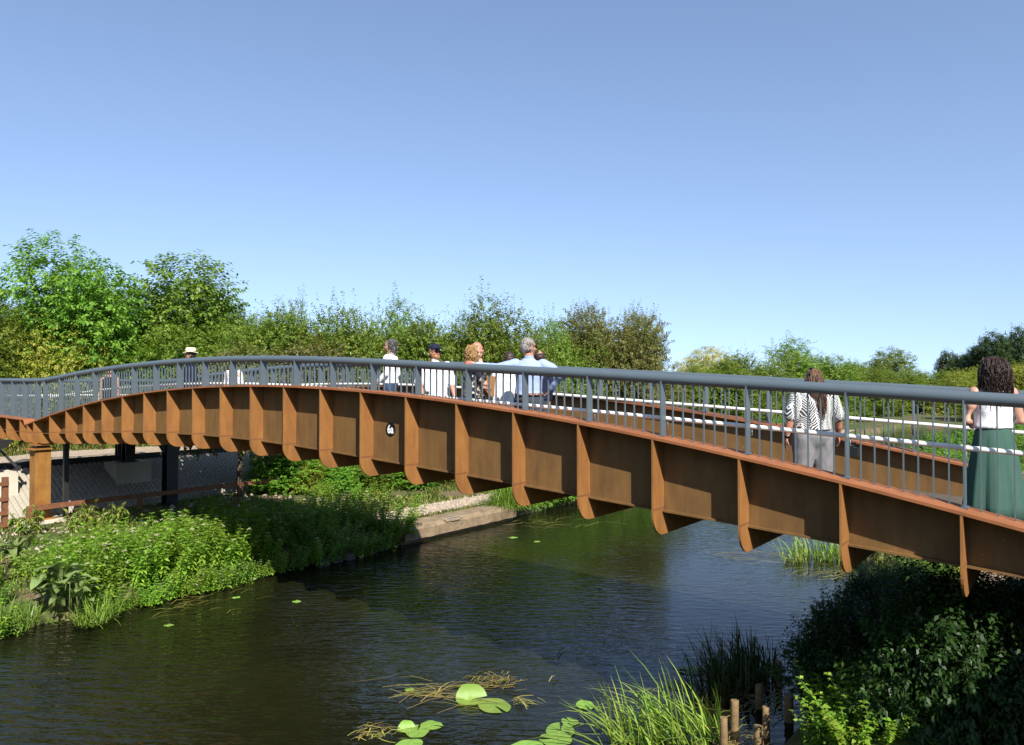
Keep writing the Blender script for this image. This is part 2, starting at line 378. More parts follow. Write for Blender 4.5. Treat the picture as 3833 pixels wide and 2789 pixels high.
st = stones('loose_gravel', 2600, (3.5, 22), (14.4, 15.85), 0.015, 0.04, plain('limestone_chips', (0.42,0.34,0.255), 0.95, var=0.35, vscale=20), 3, 0.02)
st['label'] = 'pale loose chippings strewn on the towpath'
st = stones('rubble', 500, (-8, 9), (17.5, 22.3), 0.03, 0.12, plain('pale_rubble', (0.36,0.30,0.225), 0.95, var=0.3, vscale=8), 5)
st['label'] = 'pale broken stone on the soil below the bridge'
# rocks at the water edge in the shade of the bridge
rk = plain('grey_bank_rock', (0.10,0.088,0.075), 0.9, var=0.4, vscale=9, bump=0.6, bscale=25)
rnd = random.Random(12)
for i, (px, py, s) in enumerate([(1300,2085,.22),(1345,2070,.26),(1388,2062,.2),(1250,2098,.19),(1425,2052,.17),(1210,2110,.15)]):
    p = at_z(px, py, 0.02); mb = MB(); mb.ell((0,0,0), (s*1.2, s, s*0.75), nu=10, nv=7)
    mb.v = [tuple(Vector(v)*(1+0.35*noise.noise(Vector(v)*5+Vector((i*9,0,0))))) for v in mb.v]
    o = mb.obj('bank_rock', rk); o.location = p + Vector((0,0,s*0.15)); o.rotation_euler = (0,0,i*1.3)
    for f in o.data.polygons: f.use_smooth = False
    tag(o, 'grey rock at the shaded water edge under the bridge', 'rock', 'rocks at the shaded water edge')

# concrete coping beside the towpath, split into cast lengths
cp = thing('coping_wall', 'weathered concrete coping wall along the towpath edge beyond the bridge', 'wall', W(8, 13.7, 0.3))
for i in range(3):
    a0, a1 = 5.9 + i*1.62, 5.9 + (i+1)*1.62 - 0.012
    mb = MB(); n = 10; pr = [(13.43,0.10),(13.42,0.36),(13.47,0.43),(13.56,0.47),(14.12,0.485),(14.12,-0.3),(13.56,-0.3),(13.56,0.10)]
    vs = []
    for k in range(n+1):
        a = a0 + (a1-a0)*k/n
        for j, (b, z) in enumerate(pr):
            wv = 0.022*noise.noise(Vector((a*3.1, j*2.7, 1))) if j in (1,2,3,0) else 0
            vs.append(W(a, b + wv, z + wv*0.6))
    m_ = len(pr)
    fs = [(k*m_+j, k*m_+(j+1)%m_, (k+1)*m_+(j+1)%m_, (k+1)*m_+j) for k in range(n) for j in range(m_)]
    fs += [tuple(range(m_))[::-1], tuple(range(n*m_, (n+1)*m_))]
    mb.add(vs, fs); mb.obj('coping_stone', M['coping'], cp)
# faded white painted mark on the coping
pm = MB(); c0 = at_z(1700, 1933, 0.49); ca, cb = to_ab(c0.x, c0.y)
for (da0, da1, db0, db1) in ((-.42,-.2,-.14,-.11),(-.2,.16,-.16,-.12),(-.3,.24,-.0,.03),(-.42,-.38,-.10,.02),(.24,.28,-.1,.04)):
    pm.abox(ca+da0, ca+da1, min(cb, 13.86)+db0, min(cb, 13.86)+db1, 0.478, 0.4865)
pm.obj('painted_mark', plain('faded_white_paint', (0.36,0.32,0.26), 0.9, var=0.2, vscale=15), cp)

# precast pyramid panels on the embankment slope
rv = thing('slope_paving', 'pale concrete slope paving of small pyramids on the embankment under the bridge', 'paving', W(0, 22.2, 0.7))
def pyramid_panel():
    mb = MB(); n = 4; c = 0.59/n; sl = 0.62
    hgt = 0.085
    for i in range(n):
        for j in range(n):
            x0, y0 = 0.005 + i*c, 0.005 + j*c*sl/0.59*1.0
            cy = c*sl/0.59
            mb.add([(x0,y0,0),(x0+c,y0,0),(x0+c,y0+cy,0),(x0,y0+cy,0),(x0+c/2,y0+cy*0.55,hgt)], [(0,1,4),(1,2,4),(2,3,4),(3,0,4)])
    mb.add([(0.005,0.005,0),(0.595,0.005,0),(0.595,0.615,0),(0.005,0.615,0),(0.005,0.005,-0.06),(0.595,0.005,-0.06),(0.595,0.615,-0.06),(0.005,0.615,-0.06)], [(0,4,5,1),(1,5,6,2),(2,6,7,3),(3,7,4,0),(4,7,6,5)])
    return mb.mesh('slab', M['slab'])
pan = pyramid_panel()
p0, p1 = Vector((22.2, 0.63)), Vector((24.42, 1.76)); sd = (p1-p0).normalized(); L = (p1-p0).length
ex = Vector((NX, NY, 0)); ey = Vector((UX*sd.x, UY*sd.x, sd.y)); ez = ex.cross(ey)
rows = 4
for i in range(-16, 17):
    for r in range(rows):
        a = 0.6*i; q = p0 + sd*(r*L/rows)
        o = link('slab', pan, rv); jit = 0.004*math.sin(i*7.3+r*3.1)
        o.matrix_basis = Matrix.Translation(W(a, q.x, q.y+jit)) @ Matrix((ex, ey, ez)).transposed().to_4x4() @ Matrix.Diagonal((1, L/rows/0.62, 1, 1))
ed = MB()
for i in range(12): ed.abox(-14+2.0*i, -14+2.0*(i+1)-0.01, 24.44, 24.58, 1.58, 1.96)
tag(ed.obj('path_edging', M['edging']), 'dark steel edging board along the top of the slope paving', 'edging')
# mortar bed below the paving
bd = MB(); bd.hexa([W(-9.7,22.15,0.45),W(-9.7,24.44,1.4),W(10.2,24.44,1.4),W(10.2,22.15,0.45),W(-9.7,22.15,0.57),W(-9.7,24.44,1.70),W(10.2,24.44,1.70),W(10.2,22.15,0.57)])
tag(bd.obj('paving_bed', M['slab'], rv))
# ------------------------------------------------------------------ the footbridge
WID = 3.6
RT = [(-12,-.72),(-5,-.34),(-.41,-.07),(.19,-.032),(.58,-.003),(1.3,.041),(2,.086),(2.94,.143),(3.85,.2),(5.04,.268),(6.02,.323),(6.81,.37),(8.16,.446),(8.97,.488),(10.08,.533),(11,.56),(12,.577),(13,.580),(13.97,.573),(15,.553),(16.39,.508),(17.9,.44),(19,.37),(19.94,.298),(20.6,.25),(21.25,.213),(22,.214),(24.4,.232),(40,.32)]
_rx = np.array([p[0] for p in RT]); _rz = np.array([p[1] for p in RT])
def rail(t):            # top of the parapet tube
    return EZ + float(sum(np.interp(t+d, _rx, _rz) for d in (-.35,-.17,0,.17,.35))/5)
def deck_z(t): return rail(t) - 1.46
KT = 21.65
def flange(t):          # underside of the top flange
    if t > KT: return EZ - .93 + (t-KT)*.022
    return max(EZ - .012 - .0093*(t-11)**2, rail(t) - 1.30)
_wx = [-12,-2,.98,2.01,3.05,4.08,5.1,6.1,7.11,9.12,10.13,11.14,12.15,13.16,14.19,15.21,16.26,19.27,20.3,21.6,24,40]
_wz = [-2.3,-1.74,-1.555,-1.487,-1.423,-1.358,-1.294,-1.235,-1.178,-1.066,-1.018,-.985,-.968,-.965,-.977,-1.003,-1.038,-1.176,-1.225,-1.27,-1.25,-1.15]
def webbot(t): return EZ + float(np.interp(t, _wx, _wz))
def ribbot(t): return webbot(t) - .285
FP = W(0, 21.6, 0.7)
bridge = thing('footbridge', 'long arched footbridge of rusty weathering steel with grey railings over the canal', 'bridge', W(1.8, 10, 2.8))
TS = fr(-11, 24.9, 0.25)+[24.9]
TS = sorted(set(TS + [KT]))
def sweep(prof, ts, name, mat, parent, smooth=False, m=0):    # prof(t) -> list of (a, z)
    mb = MB(); vs = []; k = 0
    for t in ts:
        p = prof(t); k = len(p)
        for a, z in p: vs.append(W(a, t, z))
    n = len(ts)
    fs = [(i*k+j, i*k+(j+1)%k, (i+1)*k+(j+1)%k, (i+1)*k+j) for i in range(n-1) for j in range(k)]
    fs += [tuple(range(k))[::-1], tuple(range((n-1)*k, n*k))]
    mb.add(vs, fs, m, smooth); return mb.obj(name, mat, parent)
def rect(a0, a1, z0, z1): return [(a0,z0),(a1,z0),(a1,z1),(a0,z1)]
FT = 0.03
for side in (0, 1):
    o = 0.0 if side == 0 else WID
    s = 1 if side == 0 else -1
    q = lambda x: o + s*x if side else x
    def R(a0, a1, z0, z1):
        x0, x1 = (a0, a1) if side == 0 else (WID - a1, WID - a0)
        return rect(x0, x1, z0, z1)
    sweep(lambda t: R(-.007, .007, webbot(t), flange(t)-.001), TS, 'girder_web', M['web'], bridge)
    sweep(lambda t: R(-.275, .14, flange(t), flange(t)+FT), TS, 'top_flange', M['flange'], bridge)
    sweep(lambda t: R(-.055, .055, webbot(t)-.022, webbot(t)-.001), TS, 'bottom_flange', M['web'], bridge)
sweep(lambda t: rect(.012, WID-.012, webbot(t)+.03, deck_z(t)), TS, 'deck', M['deck'], bridge)
for aa in (0.9, 1.8, 2.7):
    sweep(lambda t: rect(aa-.04, aa+.04, webbot(t)-.10, webbot(t)+.029), TS[::4], 'deck_joist', M['web'], bridge)

def rib_mesh(t):
    mb = MB(); zf, zw, zb = flange(t)-.002, webbot(t)-.024, ribbot(t); r = .25
    if zf - zb < r + .06: r = max(.05, zf - zb - .06)
    out = [(-.272, zf)]
    for k in range(9):
        an = PI + (PI/2)*k/8; out.append((-.272 + r + r*math.cos(an), zb + r + r*math.sin(an)))
    z1 = max(zw + .05, zb + r + .002)
    cor = [(-.272, z1)] + out[1:] + [(-.009, zb), (-.009, z1)]
    arm = [(-.272, zf), (-.272, z1), (-.009, z1), (-.009, zf)]
    mid = [(-.009, zb), (WID+.009, zb), (WID+.009, zw), (-.009, zw)]
    mir = lambda p: [(WID - a, z) for a, z in p][::-1]
    th = .011; bmx = bmesh.new()
    for pc in (cor, arm, mid, mir(cor), mir(arm)):
        for d_ in (-th, th): bmx.faces.new([bmx.verts.new(W(a, t+d_, z)) for a, z in pc])
    ol = [(-.272, zf), (-.272, z1)] + out[1:] + [(-.009, zb)]
    inn = [(-.009, zw), (-.009, z1), (-.009, zf)]
    loop = ol + mir(ol) + mir(inn) + inn
    for j in range(len(loop)):
        p, q = loop[j], loop[(j+1) % len(loop)]
        bmx.faces.new([bmx.verts.new(W(*x)) for x in ((p[0], t-th, p[1]), (q[0], t-th, q[1]), (q[0], t+th, q[1]), (p[0], t+th, p[1]))])
    bmesh.ops.remove_doubles(bmx, verts=bmx.verts, dist=.0004); bmesh.ops.recalc_face_normals(bmx, faces=bmx.faces)
    # horizontal weld line across the outstand, both faces
    zl = webbot(t) + .025
    for sgn in (-1, 1):
        p = [W(-.268, t+sgn*(th+.003), zl-.010), W(-.012, t+sgn*(th+.003), zl-.010), W(-.012, t+sgn*(th+.003), zl+.010), W(-.268, t+sgn*(th+.003), zl+.010),
             W(-.268, t+sgn*(th-.002), zl-.010), W(-.012, t+sgn*(th-.002), zl-.010), W(-.012, t+sgn*(th-.002), zl+.010), W(-.268, t+sgn*(th-.002), zl+.010)]
        w8 = [bmx.verts.new(v) for v in p]
        for idx in ((0,1,2,3),(7,6,5,4),(0,4,5,1),(1,5,6,2),(2,6,7,3),(3,7,4,0)):
            f = bmx.faces.new([w8[i] for i in idx]); f.material_index = 1
    me = bpy.data.meshes.new('rib'); bmx.to_mesh(me); bmx.free()
    me.materials.append(M['rib']); me.materials.append(M['weld']); return me
STN = [float(i) for i in range(-9, 21)] + [21.0] + [22.0, 23.0, 24.0, 24.85]
for t in STN:
    if t == 21.0: continue
    link('rib', rib_mesh(t), bridge)
for t in (21.05, 21.5): link('rib', rib_mesh(t), bridge)

# parapets
def tube_sweep(name, a, zf, ts, r, mat, parent, n=14):
    mb = MB(); mb.tube([W(a, t, zf(t)) for t in ts], r, n, 0); return mb.obj(name, mat, parent)
ubar = MB(); ubar.abox(-.0125, .0125, -.0055, .0055, 0, 1); ubar.v = [tuple(Vector(v) - Vector((PX0, PY0, 0))) for v in ubar.v]
bar_me = ubar.mesh('baluster', M['grey'])
upost = MB()
upost.v = []; pp = [(-.062,0),(.062,0),(.062,1.0),(-.062,1.0)]
upost.add([Vector((NX*a+UX*d, NY*a+UY*d, z)) for d in (-.0075,.0075) for a, z in pp], [(0,1,2,3),(7,6,5,4),(0,4,5,1),(1,5,6,2),(2,6,7,3),(3,7,4,0)])
post_me = upost.mesh('post', M['grey'])
ushoe = MB(); ushoe.add([Vector((NX*a+UX*d, NY*a+UY*d, z)) for z in (0,.012) for a, d in ((-.075,-.03),(.075,-.03),(.075,.03),(-.075,.03))], [(3,2,1,0),(4,5,6,7),(0,1,5,4),(1,2,6,5),(2,3,7,6),(3,0,4,7)])
shoe_me = ushoe.mesh('base_plate', M['grey'])
POSTS = [float(i) for i in range(-9, 21)] + [21.0, 21.5] + [22.4, 23.3, 24.2, 24.88]
bkt = MB(); bkt.tube([Vector((NX*.03, NY*.03, -.09)), Vector((NX*.12, NY*.12, -.09)), Vector((NX*.13, NY*.13, -.02))], .008, 6)
bkt_me = bkt.mesh('bracket', M['grey'])
nbar = 0
for side in (0, 1):
    a0 = 0.0 if side == 0 else WID
    hr = tube_sweep('top_rail', a0, lambda t: rail(t)-.061, TS, .061, M['grey'], bridge, 18)
    wr_a = .135 if side == 0 else WID-.135
    tube_sweep('handrail', wr_a, lambda t: rail(t)-.53, TS, .025, M['white'], bridge, 12)
    rest = []
    for i, t in enumerate(POSTS):
        z0 = flange(t)+FT; h = rail(t)-.085 - z0
        p = link('post', post_me, bridge); p.location = W(a0, t, z0); p.scale = (1, 1, h)
        if side == 0:
            p = link('base_plate', shoe_me, bridge); p.location = W(a0, t, z0+.001)
        if i % 2 == 0 or t < 8:
            k = link('bracket', bkt_me, bridge); k.location = W(a0 + (0 if side == 0 else -.0), t, rail(t)-.53)
            if side: k.rotation_euler = (0, 0, PI)
        if i == len(POSTS)-1: continue
        t1 = POSTS[i+1]; nb_ = 7 if t1 - t > .7 else 2
        for j in range(1, nb_+1):
            tt = t + (t1-t)*j/(nb_+1); z0 = flange(tt)+FT-.002; h = rail(tt)-.09 - z0
            if t < -2.5: rest.append((a0, tt, z0, h)); continue
            if side == 1 and t > 10.5: rest.append((a0, tt, z0, h)); continue
            q = link('baluster', bar_me, bridge); q.location = W(a0, tt, z0); q.scale = (1, 1, h); nbar += 1
    if rest:
        mb = MB()
        for a, tt, z0, h in rest: mb.abox(a-.0125, a+.0125, tt-.0055, tt+.0055, z0, z0+h)
        tag(mb.obj('balusters', M['grey'], bridge), kind='stuff')
# end parapet across the landing
tE = 24.9; zE = rail(tE); mb = MB(); mb.tube([W(a_, tE, zE-.061) for a_ in fr(0, WID, .4)], .061, 16); mb.obj('top_rail', M['grey'], bridge)
mb = MB(); mb.tube([W(a_, tE-.135, zE-.53) for a_ in fr(.1, WID-.1, .4)], .025, 12); mb.obj('handrail', M['white'], bridge)
mb = MB(); mb.abox(.085, WID-.085, tE-.085, tE-.02, deck_z(tE)-.2, deck_z(tE)+.12); mb.obj('kerb_plate', M['web'], bridge)
mb = MB()
for i in range(1, 29):
    a_ = WID*i/29; mb.abox(a_-.0055, a_+.0055, tE-.0125, tE+.0125, deck_z(tE)+.10, zE-.09)
tag(mb.obj('balusters', M['grey'], bridge), kind='stuff')
for a_ in (.9, 1.8, 2.7):
    mb = MB(); mb.abox(a_-.0075, a_+.0075, tE-.062, tE+.062, deck_z(tE)-.1, zE-.085); mb.obj('post', M['grey'], bridge)

# supports
def col_h(mb, a, b, z0, z1, w=.17, m=0):   # H-section column
    mb.abox(a-w, a+w, b-w, b-w+.03, z0, z1, m); mb.abox(a-w, a+w, b+w-.03, b+w, z0, z1, m); mb.abox(a-.02, a+.02, b-w+.031, b+w-.031, z0, z1, m)
pr = thing('bridge_pier', 'rusty square steel column under the near girder beside the timber fence', 'column', W(0, 21.35, .7))
zt = ribbot(21.4)
mb = MB(); mb.abox(-.19, .19, 21.12, 21.50, .72, zt-.16); mb.obj('column', M['pier'], pr)
mb = MB(); mb.abox(-.30, .28, 21.05, 21.60, zt-.155, zt-.115); mb.abox(-.22, .24, 21.08, 21.56, zt-.04, zt-.002); mb.obj('cap_plate', M['pier'], pr)
mb = MB(); mb.abox(-.13, .17, 21.16, 21.48, zt-.114, zt-.041); mb.obj('bearing', M['black'], pr)
mb = MB(); mb.abox(-.28, .28, 21.03, 21.59, .68, .719); mb.obj('base_plate', M['pier'], pr)
mb = MB()
for da, db in ((-.24,21.08),(.24,21.08),(-.24,21.54),(.24,21.54)): mb.tube([W(da,db,.70), W(da,db,.80)], .018, 8)
mb.obj('anchor_bolt', M['pier'], pr)
mb = MB(); mb.abox(-.5, .5, 20.9, 21.75, .3, .679); mb.obj('footing', M['concrete'], pr)
dp = thing('downpipe_post', 'slim dark steel channel standing beside the rusty square column', 'post', W(.55, 21.2, .7))
mb = MB(); mb.abox(.52, .64, 21.13, 21.15, .62, ribbot(21)+.25); mb.abox(.52, .535, 21.151, 21.24, .62, ribbot(21)+.25); mb.abox(.625, .64, 21.151, 21.24, .62, ribbot(21)+.25); mb.obj('channel', M['black'], dp)
cpx = thing('rear_column', 'dark flared steel column under the far girder, right of the rusty column', 'column', W(WID, 21.4, .8))
mb = MB(); col_h(mb, WID, 21.4, .55, ribbot(21.4)-.001); mb.obj('column', M['black'], cpx)
mb = MB()
zc = ribbot(21.4)-.004
for sg in (-1, 1):
    mb.hexa([W(WID+sg*.171,21.3,zc-.5),W(WID+sg*.18,21.3,zc-.5),W(WID+sg*.18,21.5,zc-.5),W(WID+sg*.171,21.5,zc-.5),W(WID+sg*.171,21.3,zc),W(WID+sg*.5,21.3,zc),W(WID+sg*.5,21.5,zc),W(WID+sg*.171,21.5,zc)])
mb.obj('flared_cap', M['black'], cpx)
def footed(name, label, a, b, zt_, h, la):
    r = thing(name, label, 'column', W(a, b, zt_-h))
    mb = MB(); mb.hexa([W(a-la,b-.42,zt_-h-.35),W(a+la,b-.42,zt_-h-.35),W(a+la,b+.45,zt_-h+.1),W(a-la,b+.45,zt_-h+.1),W(a-la,b-.40,zt_),W(a+la,b-.40,zt_),W(a+la,b+.45,zt_),W(a-la,b+.45,zt_)]); mb.obj('footing', M['concrete'], r)
    mb = MB(); mb.abox(a-.26, a+.26, b-.22, b+.26, zt_+.001, zt_+.03); mb.obj('base_plate', M['black'], r)
    mb = MB(); col_h(mb, a, b, zt_+.031, ribbot(b)-.001, .15); mb.obj('column', M['black'], r)
    mb = MB(); z = ribbot(b)-.004; mb.hexa([W(a+.151,b-.1,z-.32),W(a+.16,b-.1,z-.32),W(a+.16,b+.1,z-.32),W(a+.151,b+.1,z-.32),W(a+.151,b-.1,z),W(a+.6,b-.1,z),W(a+.6,b+.1,z),W(a+.151,b+.1,z)]); mb.obj('bracket', M['black'], r)
    return r
footed('footed_column', 'short dark column on a concrete block set into the slope paving', 3.35, 23.6, 1.80, .36, .55)
f2 = footed('footed_column', 'concrete block footing with a dark column at the left edge of the picture', -.45, 23.6, 1.80, .40, .55)
stt = thing('raking_strut', 'black raking strut running down to the slope paving at the far left', 'strut', W(.9, 23.0, 1.2))
mb = MB()
pA, pB = Vector((*at_b(-10, 24.2), 0)), Vector((*at_b(72, 23.2), 0)); pA.z = z_of(1672, pA.y); pB.z = z_of(1752, pB.y)
mb.tube([pA, pB], .05, 4, smooth=False); mb.obj('bar', M['black'], stt)
mb = MB(); mb.tube([pB+Vector((0,0,-.07)), pB+Vector((0,0,.07))], .075, 4, smooth=False); mb.obj('shoe', M['black'], stt)

for a_, lb in ((-.02, 'dark end column of the left approach outside the frame'), (WID, 'dark end column under the far girder of the left approach')):
    r = thing('end_column', lb, 'column', W(a_, 24.75, 1.6)); mb = MB(); col_h(mb, a_, 24.8, 1.3, ribbot(24.8)-.001, .10); mb.obj('column', M['black'], r)

ab = thing('shade_abutment', 'unseen concrete wall with wings under the right end of the bridge, added for shade', 'shade_abutment', W(1.4, -2.0, .8))  # out of view; set here to throw shade on the right bank
mb = MB(); mb.abox(-.27, WID+.27, -2.4, -1.78, .2, ribbot(-2)-.02); mb.obj('wall', M['concrete'], ab)
for a0_, a1_ in ((-2.3, -.29), (WID+.29, WID+1.6)):
    mb = MB(); mb.abox(a0_, a1_, -2.38, -1.78, .2, 3.35); mb.obj('shade_wing_wall', M['concrete'], ab)  # wings added and sized to keep sun off the bank

# number plate on the web
k = (1465.0-CXP)/FPX; d = (0 + NX*PX0 + NY*PY0)/(NX*k + NY); pn = Vector((k*d, d, z_of(1606.5, d)))
npl = thing('number_plate', 'round black bridge number plate reading 6a on the rusty girder', 'sign', pn, world_built=False)
npl.matrix_basis = Matrix.Translation(pn + Vector((-NX, -NY, 0))*.010) @ Matrix((Vector((-UX,-UY,0)), Vector((0,0,1)), Vector((-NX,-NY,0)))).transposed().to_4x4()
R_ = .108
mb = MB(); n = 48
mb.add([(R_*math.cos(2*PI*i/n), R_*math.sin(2*PI*i/n), z) for z in (0,.006) for i in range(n)], [tuple(range(n,2*n)), tuple(range(n))[::-1]] + [(i,(i+1)%n,n+(i+1)%n,n+i) for i in range(n)])
mb.obj('disc', M['plate'], npl)
def text_obj(txt, size, thick, mat, parent, z):
    cu = bpy.data.curves.new('text', 'FONT'); cu.body = txt; cu.size = size; cu.align_x = 'CENTER'; cu.align_y = 'CENTER'; cu.extrude = .001; cu.offset = thick
    cu.space_character = 1.02
    to = bpy.data.objects.new('text', cu); C.objects.link(to)
    dg = bpy.context.evaluated_depsgraph_get(); me = bpy.data.meshes.new_from_object(to.evaluated_get(dg))
    bpy.data.objects.remove(to); me.materials.clear(); me.materials.append(mat)
    o = link('lettering', me, parent); o.location = (0, 0, z); return o
to = text_obj('6a', .165, .0042, M['letter'], npl, .0082); to.scale = (.86, 1.08, 1); to.location = (.0, -.006, .0082)
for sx in (-1, 1):
    mb = MB(); mb.ell((sx*.092, 0, .006), (.006,.006,.003), nu=8, nv=5); mb.obj('screw', M['grey'], npl)

# timber post-and-rail fence at the far left
fz = lambda a: gz(a, 21.35)
fn = thing('timber_fence', 'brown stained timber fence with a tall post at the left edge and one low rail', 'fence', W(-1.5, 21.3, .6))
FXp = at_b(24, 20.9); fa, fb = to_ab(*FXp)
def fpost(a, z1, w=.062):
    mb = MB(); mb.abox(a-w, a+w, fb-w, fb+w, gz(a, fb)-.2, z1); mb.obj('post', M['timber'], fn)
d0 = FXp[1]
fpost(fa, z_of(1785, d0)); fpost(fa-1.8, z_of(1785, d0)); fpost(fa-3.6, z_of(1785, d0))
for yy in (1809, 1866, 1918, 1962):
    z = z_of(yy, d0); mb = MB(); mb.abox(fa-5, fa+.055, fb-.105, fb-.064, z-.05, z+.05); mb.obj('rail', M['timber'], fn)
zr = 1.06
for (a0, a1) in ((fa+.5, fa+3.4), (fa+3.41, fa+6.6), (fa+6.61, fa+9.6)):
    mb = MB(); mb.abox(a0, a1, fb-.06, fb+.06, zr-.07, zr+.05); mb.obj('rail', M['timber'], fn)
for a in (fa+.55, fa+3.4, fa+6.6, fa+9.4):
    mb = MB(); mb.abox(a-.055, a+.055, fb-.055, fb+.055, gz(a, fb)-.2, zr-.071); mb.obj('post', M['timber'], fn)
# ------------------------------------------------------------------ people
def remesh(mb, voxel, it=3, fold=0.0, fscale=9.0, seed=0, mats=None, name='body', zfold=1.0):
    me = mb.mesh('tmp', []); o = bpy.data.objects.new('tmp', me); C.objects.link(o)
    r = o.modifiers.new('r', 'REMESH'); r.mode = 'VOXEL'; r.voxel_size = voxel; r.use_smooth_shade = True
    s = o.modifiers.new('s', 'SMOOTH'); s.iterations = it; s.factor = 0.5
    dg = bpy.context.evaluated_depsgraph_get(); m2 = bpy.data.meshes.new_from_object(o.evaluated_get(dg)); m2.name = name
    bpy.data.objects.remove(o)
    if fold:
        n = len(m2.vertices); co = np.empty(n*3, np.float32); no = np.empty(n*3, np.float32)
        m2.vertices.foreach_get('co', co); m2.vertices.foreach_get('normal', no); co = co.reshape(-1,3); no = no.reshape(-1,3)
        dv = np.array([noise.noise(Vector((c[0]*fscale+seed, c[1]*fscale, c[2]*fscale*zfold))) + .5*noise.noise(Vector((c[0]*fscale*2.3, c[1]*fscale*2.3+seed, c[2]*fscale*2.3*zfold))) for c in co])
        co += no*dv[:,None]*fold; m2.vertices.foreach_set('co', co.ravel())
    m2.polygons.foreach_set('use_smooth', [True]*len(m2.polygons))
    m2.materials.clear()
    for m in mats or []: m2.materials.append(m)
    m2.update(); return m2
def skinmat(name, col):
    m, nt, b = newmat(name); b.inputs['Base Color'].default_value = (*col, 1); b.inputs['Roughness'].default_value = .5
    b.inputs['Subsurface Weight'].default_value = .12; b.inputs['Subsurface Radius'].default_value = (.02,.008,.004)
    tc = nd(nt, 'ShaderNodeTexCoord'); n = nd(nt, 'ShaderNodeTexNoise', i_Scale=18.0, i_Detail=4.0); nt.links.new(tc.outputs['Object'], n.inputs[0])
    r = ramp(nt, [(.3,[c*.85 for c in col]),(.7,[min(1,c*1.1) for c in col])], n.outputs[0]); nt.links.new(r.outputs[0], b.inputs['Base Color']); return m
def cloth(name, col, var=.06): return plain(name, col, .85, var=var, vscale=7, bump=.25, bscale=90, spec=.2)
def hairmat(name, c0, c1):
    m, nt, b = newmat(name); tc = nd(nt, 'ShaderNodeTexCoord')
    mp = nd(nt, 'ShaderNodeMapping'); mp.inputs['Scale'].default_value = (1,1,.12); nt.links.new(tc.outputs['Object'], mp.inputs[0])
    n = nd(nt, 'ShaderNodeTexNoise', i_Scale=90.0, i_Detail=3.0); nt.links.new(mp.outputs[0], n.inputs[0])
    r = ramp(nt, [(.35,c0),(.65,c1)], n.outputs[0]); nt.links.new(r.outputs[0], b.inputs['Base Color']); b.inputs['Roughness'].default_value = .42; b.inputs['Specular IOR Level'].default_value = .4
    bp = nd(nt, 'ShaderNodeBump', i_Strength=.8, i_Distance=.01); nt.links.new(n.outputs[0], bp.inputs['Height']); nt.links.new(bp.outputs[0], b.inputs['Normal']); return m
SK = {'fair': skinmat('fair_skin', (0.47,0.26,0.18)), 'ruddy': skinmat('sunburnt_skin', (0.45,0.20,0.13)), 'tan': skinmat('tanned_skin', (0.36,0.20,0.12))}
PM = {'whiteshirt': cloth('white_cotton', (.74,.74,.76), .02), 'blueshirt': cloth('pale_blue_cotton', (.30,.38,.60), .03), 'navy': cloth('navy_cloth', (.012,.016,.04)), 'black': cloth('black_cloth', (.012,.012,.014)),
      'jeans': cloth('blue_denim', (.03,.05,.10), .25), 'slate': cloth('slate_trousers', (.045,.055,.07)), 'greytrouser': cloth('light_grey_cloth', (.20,.195,.205)), 'green': cloth('sage_green_cloth', (.045,.10,.078), .1), 'shoe': plain('dark_shoe', (.03,.025,.02), .5),
      'belt': plain('tan_leather', (.20,.07,.03), .5), 'cream': cloth('straw_hat', (.78,.70,.48)), 'band': cloth('dark_hat_band', (.03,.02,.015)), 'lens': plain('dark_lenses', (.006,.006,.006), .12), 'beard': hairmat('ginger_beard', (.36,.15,.06), (.50,.25,.10)),
      'lip': plain('lips', (.42,.14,.11), .5), 'eye': plain('eye_dark', (.02,.015,.012), .2), 'lanyard': plain('gold_lanyard', (.40,.22,.05), .6), 'camera': plain('black_camera_body', (.014,.014,.015), .38), 'folder': plain('brown_card_folder', (.30,.15,.055), .7, var=.1), 'metal': plain('watch_metal', (.5,.4,.2), .3, metal=1)}
HR = {'dark': hairmat('dark_brown_hair', (.018,.010,.007), (.06,.032,.022)), 'brown': hairmat('brown_hair', (.07,.035,.018), (.20,.105,.055)), 'blond': hairmat('dark_blond_hair', (.17,.09,.03), (.42,.25,.095)), 'grey': hairmat('grey_hair', (.10,.09,.08), (.34,.31,.28)), 'pepper': hairmat('dark_grey_hair', (.03,.03,.032), (.16,.155,.15))}
